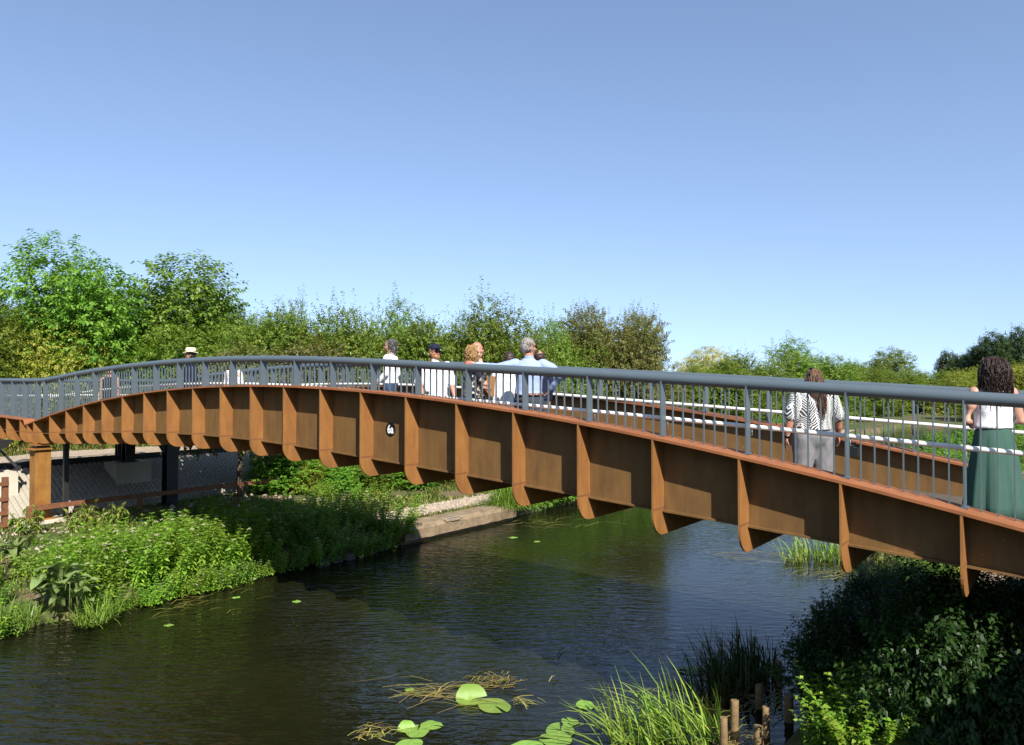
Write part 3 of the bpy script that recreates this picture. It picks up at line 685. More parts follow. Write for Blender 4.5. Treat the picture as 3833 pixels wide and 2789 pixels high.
def fern_mat():
    m, nt, b = newmat('palm_leaf_print'); b.inputs['Roughness'].default_value = .85; tc = nd(nt, 'ShaderNodeTexCoord')
    sx = nd(nt, 'ShaderNodeSeparateXYZ'); nt.links.new(tc.outputs['Object'], sx.inputs[0])
    def math_(op, a, b_=None, c=None):
        n = nd(nt, 'ShaderNodeMath', operation=op)
        for i, v in enumerate((a, b_, c)):
            if v is None: continue
            if hasattr(v, 'type') and not isinstance(v, (int, float)): nt.links.new(v, n.inputs[i])
            else: n.inputs[i].default_value = v
        return n.outputs[0]
    nz = nd(nt, 'ShaderNodeTexNoise', i_Scale=5.0); nt.links.new(tc.outputs['Object'], nz.inputs[0])
    ang = math_('ADD', sx.outputs[0], math_('MULTIPLY', sx.outputs[1], .6))
    xx = math_('MULTIPLY_ADD', ang, 9.5, math_('MULTIPLY', nz.outputs[0], .9))
    col = math_('FLOOR', xx); fx = math_('SUBTRACT', math_('FRACT', xx), .5)
    ax = math_('ABSOLUTE', fx)
    sh = math_('MULTIPLY', math_('FRACT', math_('MULTIPLY', col, .37)), 7.0)
    v = math_('ADD', math_('MULTIPLY_ADD', sx.outputs[2], 48.0, sh), math_('MULTIPLY', math_('POWER', ax, .75), -7.5))
    st = math_('SINE', math_('MULTIPLY', v, 3.9))
    g1 = math_('GREATER_THAN', st, -.45)
    r1 = math_('LESS_THAN', ax, .035); g2 = math_('MAXIMUM', math_('MULTIPLY', g1, math_('LESS_THAN', ax, .46)), r1)
    mix = nd(nt, 'ShaderNodeMixRGB'); mix.inputs[1].default_value = (.78,.78,.76,1); mix.inputs[2].default_value = (.045,.048,.05,1); nt.links.new(g2, mix.inputs[0]); nt.links.new(mix.outputs[0], b.inputs['Base Color']); return m
PM['fern'] = fern_mat()
def dress_mat():
    m, nt, b = newmat('navy_and_cream_print'); b.inputs['Roughness'].default_value = .85; tc = nd(nt, 'ShaderNodeTexCoord')
    n = nd(nt, 'ShaderNodeTexNoise', i_Scale=11.0, i_Detail=1.0, i_Distortion=1.2); nt.links.new(tc.outputs['Object'], n.inputs[0])
    r = ramp(nt, [(.0,(.014,.016,.03)),(.53,(.014,.016,.03)),(.55,(.62,.52,.38)),(.62,(.62,.52,.38)),(.64,(.014,.016,.03))], n.outputs[0]); nt.links.new(r.outputs[0], b.inputs['Base Color']); return m
PM['print'] = dress_mat()
PM['flower'] = dress_mat(); PM['flower'].name = 'white_floral_print'
for nn in PM['flower'].node_tree.nodes:
    if nn.type == 'VALTORGB':
        for e in nn.color_ramp.elements: e.color = (.74,.76,.82,1) if e.color[0] < .1 else (.5,.25,.08,1)

def limb(mb, pts, rs, n=12):
    P = [Vector(p) for p in pts]; mb.tube(P, rs, n)
    for p, r in zip(P, rs): mb.ell(p, (r*.99,)*3, nu=12, nv=8)
def person(label, px, a, H, face, arms=None, skin='fair', bw=1.0, top=('whiteshirt', .96, .5), legs=('jeans', 'trouser'), hair=('short','dark'), head=(0,0), vox=.010, lean=0.0, extra=None, legpose=None, shoe=True, belly=1.0, dz=0.0):
    # px: photo column, a: distance from the near girder, face: heading in degrees (0 = away from the camera, 90 = towards the left)
    x, y = at_a(px, a); ta = to_ab(x, y)[1]; H += .06; s = H/1.75
    root = thing('person', label, 'person', (x, y, deck_z(ta)+.002+dz), None, False, math.radians(face)); root.scale = (s, s, s)
    hw = bw
    ly = lambda z: lean*max(0, z-.95)                      # forward lean above the hips
    HC = Vector((0, ly(1.63)+.02, 1.63)); HR_ = Matrix.Rotation(math.radians(head[0]), 3, 'Z') @ Matrix.Rotation(math.radians(-head[1]), 3, 'X')
    hp = lambda p: HC + HR_ @ (Vector(p) - Vector((0,.02,1.63)))
    torso = [(.84,.135*hw,.10*hw),(.95,.17*hw,.118*hw),(1.04,.158*hw,.112*hw*belly),(1.15,.15*hw,.112*hw*belly),(1.28,.165*hw,.115*hw),(1.37,.172*hw,.108*hw),(1.43,.14*hw,.085),(1.465,.075,.062),(1.55,.054,.056)]
    B = MB()
    B.loft([(z, rx, ry, 0, ly(z)) for z, rx, ry in torso], 22)
    B.ell(hp((0,.012,1.655)), (.076,.094,.098), rot=HR_); B.ell(hp((0,.030,1.60)), (.063,.078,.085), rot=HR_); B.ell(hp((0,.062,1.553)), (.036,.036,.026), rot=HR_)
    B.ell(hp((0,.116,1.612)), (.013,.021,.022), rot=HR_); B.ell(hp((0,.105,1.640)), (.011,.014,.03), rot=HR_)
    B.ell(hp((0,.092,1.664)), (.05,.017,.012), rot=HR_); B.ell(hp((0,.103,1.578)), (.024,.012,.011), rot=HR_)
    for sx in (-1,1):
        B.ell(hp((sx*.078,.0,1.62)), (.012,.022,.033), rot=HR_); B.ell(hp((sx*.045,.07,1.605)), (.024,.03,.026), rot=HR_)
    arms = arms or {}
    sh = {}
    for sx, key in ((1,'R'),(-1,'L')):
        so_ = Vector((sx*.178*hw, ly(1.41), 1.405))
        el, wr = arms.get(key, ((sx*(.235*hw), -.02+ly(1.13), 1.125), (sx*(.245*hw), .06, .875)))
        el, wr = Vector(el), Vector(wr); sh[key] = (so_, el, wr)
        k_ = .5+.5*hw
        limb(B, [so_, so_.lerp(el,.5), el, el.lerp(wr,.45), wr], [.056*k_,.049*k_,.041*k_,.040*k_,.027])
        d = (wr-el).normalized(); side_ = d.cross(Vector((0,1,0))); side_ = (side_ if side_.length > .2 else d.cross(Vector((1,0,0)))).normalized(); nrm = d.cross(side_)
        if abs(d.z) > .6: side_, nrm = nrm, side_
        pc = wr + d*.045; Rm = Matrix((side_, d, nrm)).transposed()
        B.ell(pc, (.040,.050,.017), rot=Rm)
        curl = nrm * (1 if nrm.dot(Vector((-sx,.3,0))) > 0 else -1)
        for f in range(4):
            b0 = wr + d*.083 + side_*(.031-.0207*f); fl = (.07,.08,.076,.06)[f]
            limb(B, [b0 - d*.02, b0 + d*fl*.5 + curl*.008, b0 + d*fl*.85 + curl*.030], [.0088,.0082,.0068], 8)
        t0 = wr + d*.03 + side_*.033
        limb(B, [t0, t0 + d*.03 + side_*.022 + curl*.012, t0 + d*.062 + side_*.024 + curl*.026], [.0105,.0095,.0075], 8)
    lp = legpose or {}
    for sx, key in ((1,'R'),(-1,'L')):
        hip = Vector((sx*.088*hw, 0, .90)); kn, an = lp.get(key, ((sx*.095*hw, .015, .49), (sx*.10, -.02, .085)))
        sh['l'+key] = (hip, Vector(kn), Vector(an))
        limb(B, [hip, hip.lerp(Vector(kn),.5), kn, Vector(kn).lerp(Vector(an),.35), an], [.092*hw,.078*hw,.055*hw,.053*hw,.036])
        fa_ = Vector(an); B.ell(fa_ + Vector((0,.055,-.045)), (.04,.115,.035)); B.ell(fa_ + Vector((0,-.03,-.04)), (.034,.045,.04))
    link('body', remesh(B, vox, 4, mats=[SK[skin]], name='body'), root)
    # eyes, lips
    e = MB()
    for sx in (-1,1): e.ell(hp((sx*.030,.096,1.640)), (.010,.007,.006), nu=8, nv=6, rot=HR_)
    e.obj('eyes', PM['eye'], root)
    e = MB(); e.ell(hp((0,.116,1.578)), (.021,.007,.007), nu=10, nv=6, rot=HR_); e.obj('lips', PM['lip'], root)
    # legs
    lm, kind = legs
    if kind == 'trouser':
        G = MB(); G.loft([(.64,.03*hw,.04*hw),(.76,.10*hw,.085*hw),(.84,.15*hw,.118*hw),(.91,.183*hw,.136*hw),(.98,.18*hw,.13*hw,0,0),(1.035,.168*hw,.122*hw*belly)], 22)
        for k in ('R','L'):
            h, kn, an = sh['l'+k]; limb(G, [h, h.lerp(kn,.5), kn, kn.lerp(an,.4), an+Vector((0,0,-.01))], [.114*hw,.100*hw,.084*hw,.082*hw,.078*hw])
        link('trousers', remesh(G, .013, 8, .013, 9, 3, [PM[lm]], 'trousers', .5), root)
    else:
        G = MB(); nf = 9
        rg = [(1.075,.150*hw,.115*hw),(1.02,.168*hw,.128*hw),(.95,.185*hw,.14*hw),(.85,.20*hw,.155*hw),(.7,.222*hw,.178*hw),(.5,.25*hw,.205*hw),(.3,.275*hw,.235*hw),(.16,.29*hw,.25*hw)]
        G.loft(rg[::-1], 72, 0, True, True, lambda i, an: 1 + .075*(1-i/7.0)*math.sin(an*nf+.6*math.sin(an*2)) + .03*(1-i/7.0)*math.sin(an*23+1))
        G.loft([(1.05,.157*hw,.121*hw),(1.08,.154*hw,.119*hw)], 40)
        G.obj('skirt', PM[lm], root)
    if shoe:
        G = MB()
        for k in ('R','L'):
            an = sh['l'+k][2]; G.ell(an + Vector((0,.05,-.04)), (.048,.13,.045)); G.ell(an + Vector((0,-.03,-.03)), (.043,.055,.055))
        G.obj('shoes', PM['shoe'], root)
    # top garment: (material, hem height, sleeve fraction: 0 none .. 1 wrist)
    tm, hem, slv = top
    G = MB(); ex = .020
    rg = [(hem, (.178 if hem < 1.0 else .165)*hw+ex, (.13 if hem < 1.0 else .12)*hw*belly+ex)]
    for z, rx, ry in torso:
        if z > hem+.03 and z < 1.44: rg.append((z, rx+ex*(1.0 if z < 1.35 else .7), ry+ex*(1.0 if z < 1.35 else .7)))
    rg += [(1.455,.098,.080),(1.478,.074,.072)] if slv > 0 else [(1.452,.10,.078),(1.468,.07,.07)]
    G.loft([(z, rx, ry, 0, ly(z)) for z, rx, ry in rg], 26)
    for key in ('R','L'):
        so_, el, wr = sh[key]; k_ = .5+.5*hw
        if slv <= 0: continue
        pts, rs = [so_, so_.lerp(el,.5)], [.073*k_,.069*k_]
        if slv <= .5: pts[1] = so_.lerp(el, min(1, slv*2)); rs[1] = .075*k_
        else:
            pts += [el, el.lerp(wr, (slv-.5)*2)]; rs += [.058*k_, .046*k_]
        limb(G, pts, rs)
    link('top', remesh(G, .012, 3, .009, 8, 11, [PM[tm]], 'top', .8), root)
    if slv > 0 and tm in ('whiteshirt','blueshirt'):
        G = MB()
        G.loft([(1.462,.071,.070,0,ly(1.46)),(1.515,.060,.066,0,ly(1.5)-.004)], 24, cap=False); G.obj('collar', PM[tm], root)
    # hair
    hk, hm = hair; hmat = HR[hm]; rs_ = random.Random(len(label)); G = MB()
    if hk in ('short', 'wavy', 'curly', 'long', 'bob'):
        G.ell(hp((0,-.012,1.668)), (.084,.094,.094), rot=HR_, nu=24, nv=16); G.ell(hp((0,-.042,1.63)), (.078,.072,.085), rot=HR_, nu=20, nv=14)
    if hk == 'bald':
        for sx in (-1,1): G.ell(hp((sx*.058,-.035,1.628)), (.024,.055,.036), rot=HR_)
        G.ell(hp((0,-.068,1.615)), (.058,.026,.045), rot=HR_)
    if hk == 'thin':
        G.ell(hp((0,-.036,1.632)), (.081,.072,.075), rot=HR_, nu=20, nv=14); G.ell(hp((0,.012,1.69)), (.07,.075,.06), rot=HR_, nu=20, nv=14)
    if hk == 'bob': G.ell(hp((0,-.055,1.575)), (.085,.06,.10), rot=HR_); G.ell(hp((-.06,-.01,1.59)), (.03,.05,.09), rot=HR_); G.ell(hp((.06,-.01,1.59)), (.03,.05,.09), rot=HR_)
    G.obj('hair', hmat, root) if G.v else None
    G = MB()
    def strand(an, z0, ln, amp, r, out, fwd=.0):
        pts = []; rr = []; ph = rs_.uniform(0, 6.28); r0 = .082
        for i in range(7):
            f = i/6; z = z0 - ln*f; rad = r0 + out*math.sin(min(1,f*1.3)*PI*.55) 
            aa = an + amp*math.sin(f*5.5+ph)*.35
            pts.append(hp((rad*math.sin(aa)*1.0, -rad*math.cos(aa)*1.08 - .005 + fwd*f, z))); rr.append(r*(1-.55*f))
        G.tube(pts, rr, 5)
    if hk == 'wavy':
        for i in range(800): strand(rs_.uniform(-1.75,1.75), rs_.uniform(1.58,1.75), rs_.uniform(.12,.32), .26, rs_.uniform(.002,.0045), rs_.uniform(.02,.075), -.03)
    if hk == 'long':
        for i in range(700): strand(rs_.uniform(-1.5,1.5), rs_.uniform(1.60,1.745), rs_.uniform(.30,.56), .05, rs_.uniform(.002,.0045), rs_.uniform(.0,.022), -.115 if bw > 1.2 else -.05)
    if hk == 'curly':
        for i in range(190): strand(rs_.uniform(-1.9,1.9) if hm == 'blond' else rs_.uniform(-1.5,1.5), rs_.uniform(1.60,1.75), rs_.uniform(.10,.22)*(1 if hm == 'blond' else .5), .9, rs_.uniform(.009,.017)*(1 if hm == 'blond' else .6), rs_.uniform(.01,.05)*(1 if hm == 'blond' else .6))
    if hk in ('short','thin','bald','bob'):
        for i in range(70 if hk != 'bald' else 30): strand(rs_.uniform(-1.9,1.9), rs_.uniform(1.60,1.70) if hk != 'bald' else 1.63, rs_.uniform(.02,.05), .3, rs_.uniform(.006,.011), rs_.uniform(.0,.012))
    G.obj('hair_strands', hmat, root)
    if extra: extra(root, hp, HR_, sh, ly)
    return root
def glasses(lens_z=1.640, up=False):
    def f(root, hp, R, sh, ly):
        G = MB()
        for sx in (-1,1):
            G.ell(hp((sx*.034,.108,lens_z)), (.030,.008,.020), rot=R, nu=12, nv=6)
            G.tube([hp((sx*.064,.095,lens_z+.006)), hp((sx*.080,.04,lens_z+.006)), hp((sx*.082,-.01,lens_z))], .0035, 5)
        G.tube([hp((-.01,.118,lens_z+.006)), hp((.01,.118,lens_z+.006))], .004, 5)
        G.obj('sunglasses', PM['lens'], root)
    return f
def cap_extra(root, hp, R, sh, ly):
    glasses()(root, hp, R, sh, ly)
    G = MB(); G.ell(hp((0,.0,1.695)), (.092,.106,.078), rot=R, nu=24, nv=14); G.ell(hp((0,.145,1.685)), (.075,.075,.010), rot=R, nu=24, nv=6); G.ell(hp((0,0,1.775)), (.010,.010,.006), nu=8, nv=5); G.obj('baseball_cap', PM['navy'], root)
    G = MB(); G.ell(hp((0,.066,1.556)), (.056,.050,.042), rot=R); G.ell(hp((0,.108,1.592)), (.034,.012,.010), rot=R)
    for sx in (-1,1): G.ell(hp((sx*.056,.04,1.585)), (.016,.03,.04), rot=R)
    G.obj('beard', PM['beard'], root)
def hat_extra(root, hp, R, sh, ly):
    G = MB(); c = hp((0,.005,1.70))
    n = 32; vs = []
    prof = [(.165,.175,-.012),(.16,.17,.0),(.10,.118,.008),(.093,.112,.075),(.08,.098,.105),(.045,.06,.098),(.001,.001,.085)]
    for rx, ry, z in prof:
        for j in range(n):
            an = 2*PI*j/n; vs.append(c + R @ Vector((rx*math.cos(an), ry*math.sin(an), z + (.018*math.cos(2*an) if rx > .12 else 0))))
    fs = [(i*n+j, i*n+(j+1)%n, (i+1)*n+(j+1)%n, (i+1)*n+j) for i in range(len(prof)-1) for j in range(n)]
    G.add(vs, fs, 0, True); h = G.obj('straw_hat', PM['cream'], root)
    G = MB(); vs = []
    for rx, ry, z in ((.104,.122,.006),(.100,.119,.034)):
        for j in range(n):
            an = 2*PI*j/n; vs.append(c + R @ Vector((rx*math.cos(an), ry*math.sin(an), z)))
    G.add(vs, [(j, (j+1)%n, n+(j+1)%n, n+j) for j in range(n)], 0, True); G.obj('hat_band', PM['band'], h)
def head_glasses(root, hp, R, sh, ly):
    G = MB()
    for sx in (-1,1):
        G.ell(hp((sx*.036,.055,1.757)), (.030,.022,.010), rot=R, nu=12, nv=6); G.tube([hp((sx*.066,.04,1.75)), hp((sx*.088,-.03,1.68))], .004, 5)
    G.obj('sunglasses', PM['lens'], root)
def clip_extra(root, hp, R, sh, ly):
    G = MB(); G.tube([hp((-.066,-.03,1.735)), hp((-.082,-.045,1.70)), hp((-.08,-.06,1.665))], [.012,.016,.008], 6); G.ell(hp((-.05,-.02,1.765)), (.022,.030,.012), nu=10, nv=6); G.obj('hair_clip', PM['lens'], root)
    el, wr = sh['L'][1], sh['L'][2]; G = MB(); p = el.lerp(wr,.93); d = (wr-el).normalized(); G.tube([p-d*.012, p+d*.012], .035, 14); G.obj('watch', PM['lens'], root)
def belt_extra(root, hp, R, sh, ly):
    glasses()(root, hp, R, sh, ly)
    G = MB(); G.loft([(.985,.199,.150),(1.02,.195,.146)], 30); G.obj('belt', PM['belt'], root)
def watch_extra(root, hp, R, sh, ly):
    cap_extra(root, hp, R, sh, ly)
    el, wr = sh['L'][1], sh['L'][2]; G = MB(); p = el.lerp(wr,.93); d = (wr-el).normalized(); G.tube([p-d*.01, p+d*.01], .034, 14); G.obj('watch', PM['metal'], root)
def lanyard_extra(root, hp, R, sh, ly):
    G = MB(); G.tube([(-.07,.05,1.46),(-.05,.13,1.36),(-.005,.155,1.18)], .007, 5); G.tube([(.07,.05,1.46),(.05,.13,1.36),(.005,.155,1.18)], .007, 5); G.box((0,.157,1.13), (.035,.004,.05)); G.obj('lanyard', PM['lanyard'], root)
def ear_extra(root, hp, R, sh, ly):
    G = MB(); G.ell(hp((.082,.0,1.585)), (.005,.005,.012), nu=8, nv=6); G.obj('earring', PM['metal'], root)

person('woman in a black sleeveless top beyond the railing, leftmost of the people', 411, 1.0, 1.58, 195, skin='fair', top=('black', .98, 0), legs=('black','trouser'), hair=('long','brown'))
person('person in a cream straw hat with a dark band and navy clothes', 714, 1.3, 1.735, 120, skin='tan', top=('navy', .92, 1.0), legs=('navy','trouser'), hair=('short','dark'), extra=hat_extra, bw=1.08, head=(-10,0))
person('person in a white floral shirt with a gold lanyard, head behind the rail', 874, 2.1, 1.49, 165, skin='fair', top=('flower', .92, .6), legs=('jeans','trouser'), hair=('short','brown'), extra=lanyard_extra, bw=1.05, head=(0,-8))
person('man in a white shirt and jeans with dark grey hair walking left', 1462, 1.7, 1.765, 78, skin='tan', top=('whiteshirt', .96, .85), legs=('jeans','trouser'), hair=('curly','pepper'), extra=head_glasses, head=(4,2),
       arms={'R': ((.225,-.05,1.13),(.20,.10,.90)), 'L': ((-.23,.0,1.13),(-.21,.18,.95))}, legpose={'R': ((.09,.16,.50),(.09,.18,.09)), 'L': ((-.09,-.02,.49),(-.09,-.25,.12))})
person('man in a navy cap, sunglasses and loose white shirt with a ginger beard', 1628, .85, 1.66, 197, skin='ruddy', bw=1.16, belly=1.1, top=('whiteshirt', .86, .5), legs=('slate','trouser'), hair=('short','blond'), extra=watch_extra, head=(22,0),
       arms={'L': ((-.29,-.02,1.12),(-.31,.10,.88)), 'R': ((.27,.0,1.13),(.23,.16,.93))})
wB = person('bald man in a navy jacket standing behind the woman with curly hair', 1782, 1.25, 1.735, 290, skin='ruddy', top=('navy', .88, 1.0), legs=('slate','trouser'), hair=('bald','brown'), bw=1.14, head=(0,0),
       arms={'L': ((-.25,.05,1.13),(-.16,.22,1.10)), 'R': ((.27,-.04,1.15),(.27,.02,.90))})
wC = person('woman with curly dark blond hair in a navy and cream print dress, chin on hand', 1764, .50, 1.665, 285, skin='fair', top=('print', .90, .32), legs=('print','skirt'), hair=('curly','blond'), head=(-5,4), extra=ear_extra, lean=.06,
       arms={'R': ((.20,.17,1.16),(.05,.145,1.45)), 'L': ((-.20,.05,1.14),(-.02,.22,1.10))})
person('person with dark hair in a white jacket between the blond woman and the blue shirt', 1905, 1.1, 1.59, 20, skin='fair', top=('whiteshirt', .84, 1.0), legs=('slate','trouser'), hair=('bob','dark'), bw=1.22)
person('man with thinning dark hair mostly hidden behind the man in the blue shirt', 2018, 2.0, 1.65, 25, skin='tan', top=('navy', .92, .9), legs=('slate','trouser'), hair=('thin','dark'), bw=.92)
mB = person('grey haired man in a pale blue shirt with one arm along the grey rail', 1980, .48, 1.79, -6, skin='ruddy', top=('blueshirt', .99, .97), legs=('slate','trouser'), hair=('short','grey'), extra=belt_extra, bw=1.02, head=(-48,0), vox=.008,
       arms={'L': ((-.43,-.02,1.35),(-.70,-.06,1.395)), 'R': ((.44,-.05,1.27),(.29,.12,1.07))})
wA = person('woman in a black and white palm leaf shirt and light grey trousers, seen from behind', 3042, .85, 1.53, 6, skin='ruddy', bw=1.34, top=('fern', 1.0, .42), legs=('greytrouser','trouser'), hair=('long','brown'), extra=clip_extra, head=(8,-4), vox=.008, belly=1.1,
       arms={'R': ((.33,-.02,1.13),(.385,.10,.915)), 'L': ((-.31,-.03,1.13),(-.335,.02,.90))})
wD = person('woman in a white sleeveless top and long green skirt at the right edge', 3716, 1.15, 1.745, -4, skin='fair', bw=.98, top=('whiteshirt', 1.045, 0), legs=('green','skirt'), hair=('wavy','dark'), vox=.008,
       arms={'L': ((-.275,-.05,1.12),(-.13,.17,1.08)), 'R': ((.255,-.02,1.12),(.12,.17,1.08))})
# things they hold
def world_pt(root, v):
    Mx = Matrix.Translation(root.location) @ Matrix.Rotation(root.rotation_euler.z, 4, 'Z') @ Matrix.Diagonal((*root.scale, 1)); return Mx @ Vector(v)
hand = world_pt(wA, (.385, .125, .82))
hand = Vector(((3185-CXP)/FPX*hand.y, hand.y, z_of(1690, hand.y)))
cm = thing('camera', 'black camera with a long lens held by the woman in the palm leaf shirt', 'camera', hand, world_built=False, rz=math.radians(-35))
G = MB(); G.box((0,0,0), (.070,.035,.048)); G.box((0,0,.058), (.028,.03,.016)); G.box((.055,.018,.0), (.018,.03,.044)); G.obj('body', PM['camera'], cm)
G = MB(); G.tube([(0,.034,-.005),(0,.07,-.005),(0,.071,-.005),(0,.15,-.005),(0,.16,-.005)], [.036,.036,.032,.032,.036], 18); G.obj('lens', PM['camera'], cm)
G = MB(); G.tube([(0,.161,-.005),(0,.163,-.005)], .029, 16); G.obj('front_glass', PM['lens'], cm)
G = MB(); G.ell((-.05,-.036,.0), (.012,.004,.012), nu=10, nv=6); G.ell((-.05,-.036,.03), (.008,.004,.008), nu=8, nv=5); G.obj('buttons', PM['metal'], cm)
G = MB(); G.tube([(-.07,0,.04),(-.10,-.02,.10),(-.04,-.05,.13),(.05,-.04,.11),(.07,0,.04)], .006, 5); G.obj('strap', PM['camera'], cm)
fp = world_pt(wC, (-.06,.27,1.13))
fo = MB(); fo.box((0,0,0), (.11,.006,.155)); fo.box((0,.008,.0), (.105,.001,.150)); fo = fo.obj('folder', PM['folder']); fo.location = fp; fo.rotation_euler = (.12, .08, math.radians(-8))
tag(fo, 'brown card folder held by the woman with curly hair', 'folder')
# ------------------------------------------------------------------ vegetation
def leaf_quads(P, D, N, L, Wd, fold=.18, droop=0.0):
    # P base, D axis, N normal (all (k,3)); folded diamond leaf of 4 vertices
    D = D/np.linalg.norm(D, axis=1, keepdims=True); X = np.cross(D, N); X /= (np.linalg.norm(X, axis=1, keepdims=True)+1e-9); Nn = np.cross(X, D)
    L = np.broadcast_to(np.asarray(L, float), (len(P),))[:,None]; Wd = np.broadcast_to(np.asarray(Wd, float), (len(P),))[:,None]
    mid = P + D*L*.45
    tip = P + D*L - np.array([0,0,1.0])*L*droop
    return np.stack([P, mid + X*Wd*.5 + Nn*Wd*fold, tip, mid - X*Wd*.5 + Nn*Wd*fold], axis=1).reshape(-1,3)
def unit(v): return v/(np.linalg.norm(v, axis=1, keepdims=True)+1e-9)
LM = {
 'cherry': leafmat('cherry_leaves', [(.030,.070,.010),(.060,.135,.016),(.100,.195,.026),(.150,.245,.040)]),
 'haw': leafmat('hawthorn_leaves', [(.030,.060,.009),(.064,.118,.015),(.108,.165,.024),(.165,.190,.040)]),
 'hawb': leafmat('brownish_hawthorn_leaves', [(.034,.046,.012),(.066,.082,.020),(.105,.112,.034),(.145,.130,.050)]),
 'ash': leafmat('ash_leaves', [(.035,.070,.016),(.070,.125,.030),(.110,.165,.050),(.15,.19,.06)]),
 'yellow': leafmat('yellow_green_leaves', [(.075,.105,.016),(.125,.165,.024),(.185,.215,.036),(.26,.24,.05)]),
 'willow': leafmat('yellow_willow_leaves', [(.13,.15,.025),(.20,.215,.04),(.27,.27,.06),(.32,.30,.09)]),
 'pine': leafmat('dark_pine_needles', [(.016,.032,.012),(.028,.050,.018),(.045,.072,.026)]),
 'herb': leafmat('fresh_herb_leaves', [(.030,.085,.010),(.060,.150,.016),(.105,.215,.026),(.165,.265,.040)]),
 'herbl': leafmat('light_herb_leaves', [(.045,.105,.010),(.085,.180,.018),(.135,.245,.028),(.21,.29,.045)]),
 'tuft': leafmat('fresh_grass_blades', [(.05,.115,.014),(.09,.18,.022),(.14,.235,.035)], trans=.25),
 'herbd': leafmat('shade_toned_herb_leaves', [(.018,.045,.010),(.034,.078,.015),(.055,.110,.022)], lg=.85),  # shade put into the leaf colour for growth on the dim right bank
 'dock': leafmat('dock_leaves', [(.065,.115,.034),(.10,.155,.05),(.15,.20,.07)], trans=.2),
 'reed': leafmat('reed_blades', [(.050,.105,.014),(.085,.165,.022),(.140,.215,.035),(.25,.25,.06)], trans=.25),
 'reed_shade': leafmat('shade_toned_reed_blades', [(.03,.06,.012),(.05,.09,.016),(.09,.10,.03)], trans=.2, lg=.8),  # darkened copy of the reed colour, painting in the bridge's shade
 'dryreed': leafmat('cut_dry_reeds', [(.06,.035,.018),(.11,.075,.03),(.12,.14,.03),(.20,.19,.05),(.13,.075,.04)], trans=.15),
 'grass': leafmat('verge_grass', [(.050,.090,.016),(.095,.150,.028),(.16,.19,.045),(.30,.25,.11)], trans=.25),
 'sapling': leafmat('sapling_leaves', [(.045,.095,.016),(.085,.150,.025),(.15,.20,.04),(.26,.20,.06)]),
}
def crown_mesh(name, seed, R, H, zb, ntwig, nl, L, Wd, twl, mat, K=14, shoots=20, droop=.15, lobe=(.36,.54), inner=.45, squash=1.0, hang=0.0, shoot_len=1.0):
    rs = np.random.RandomState(seed)
    cz = (H+zb)/2; hz = (H-zb)/2
    # lobes fill an egg shaped envelope
    c = unit(rs.normal(size=(K,3)))*(rs.uniform(.3,.8,(K,1)))
    c[:,2] = np.linspace(-.72,.72,K)[rs.permutation(K)]
    wz = np.where(c[:,2] > .2, np.sqrt(np.clip(1-((c[:,2]-.2)/.75)**2.6, .12, 1)), .82+.18*(c[:,2]+.72)/.92)*1.15; c[:,:2] *= wz[:,None]
    lr = rs.uniform(lobe[0], lobe[1], K)
    pick = rs.randint(0, K, ntwig); n = unit(rs.normal(size=(ntwig,3)))
    rad = lr[pick]*(1 - inner*rs.uniform(0,1,ntwig)**2)
    p = c[pick] + n*rad[:,None]
    p = p*np.array([R, R*squash, hz]) + np.array([0,0,cz])
    out = unit(n*np.array([1/R,1/R,1/hz])*R)
    d = unit(out*.75 + np.array([0,0,.38-hang]) + rs.normal(size=(ntwig,3))*.45)
    tl = twl*rs.uniform(.5,1.25,ntwig)
    if shoots:          # long leading shoots that break the outline at the top
        q = np.argsort(-p[:,2])[:shoots*6][rs.permutation(shoots*6)[:shoots]]
        d[q] = unit(np.array([0,0,1.0]) + rs.normal(size=(shoots,3))*.35); tl[q] = twl*rs.uniform(1.5,2.8,shoots)*shoot_len
    keep = p[:,2] > .05; p, d, tl, out = p[keep], d[keep], tl[keep], out[keep]; nt_ = len(p)
    s = np.tile(np.linspace(.05,1,nl), (nt_,1)) + rs.uniform(-.04,.04,(nt_,nl))
    ref = unit(np.cross(d, rs.normal(size=d.shape))); ref2 = np.cross(d, ref)
    an = np.arange(nl)*2.4 + rs.uniform(0,6.28,(nt_,1))
    bend = -np.array([0,0,1.0])*(tl[:,None]**2*droop*1.2)[:,:,None]*(s**2)[:,:,None] if True else 0
    P = p[:,None,:] + d[:,None,:]*(s*tl[:,None])[:,:,None] + bend
    side = ref[:,None,:]*np.cos(an)[:,:,None] + ref2[:,None,:]*np.sin(an)[:,:,None]
    D = side*.8 + d[:,None,:]*.55 - np.array([0,0,1.0])*(.25+droop)
    Nm = np.array([0,0,1.0]) + out[:,None,:]*.5 + rs.normal(size=D.shape)*.45
    P = P.reshape(-1,3); D = D.reshape(-1,3); Nm = Nm.reshape(-1,3); k = len(P)
    sz = rs.uniform(.65,1.25,k)
    V = leaf_quads(P, D, Nm, L*sz, Wd*sz, .15, droop*.5)
    me = fast_mesh(name, V, 4, mat)
    me['lobes'] = [float(x) for x in (c*np.array([R, R*squash, hz]) + np.array([0,0,cz])).ravel()]
    return me
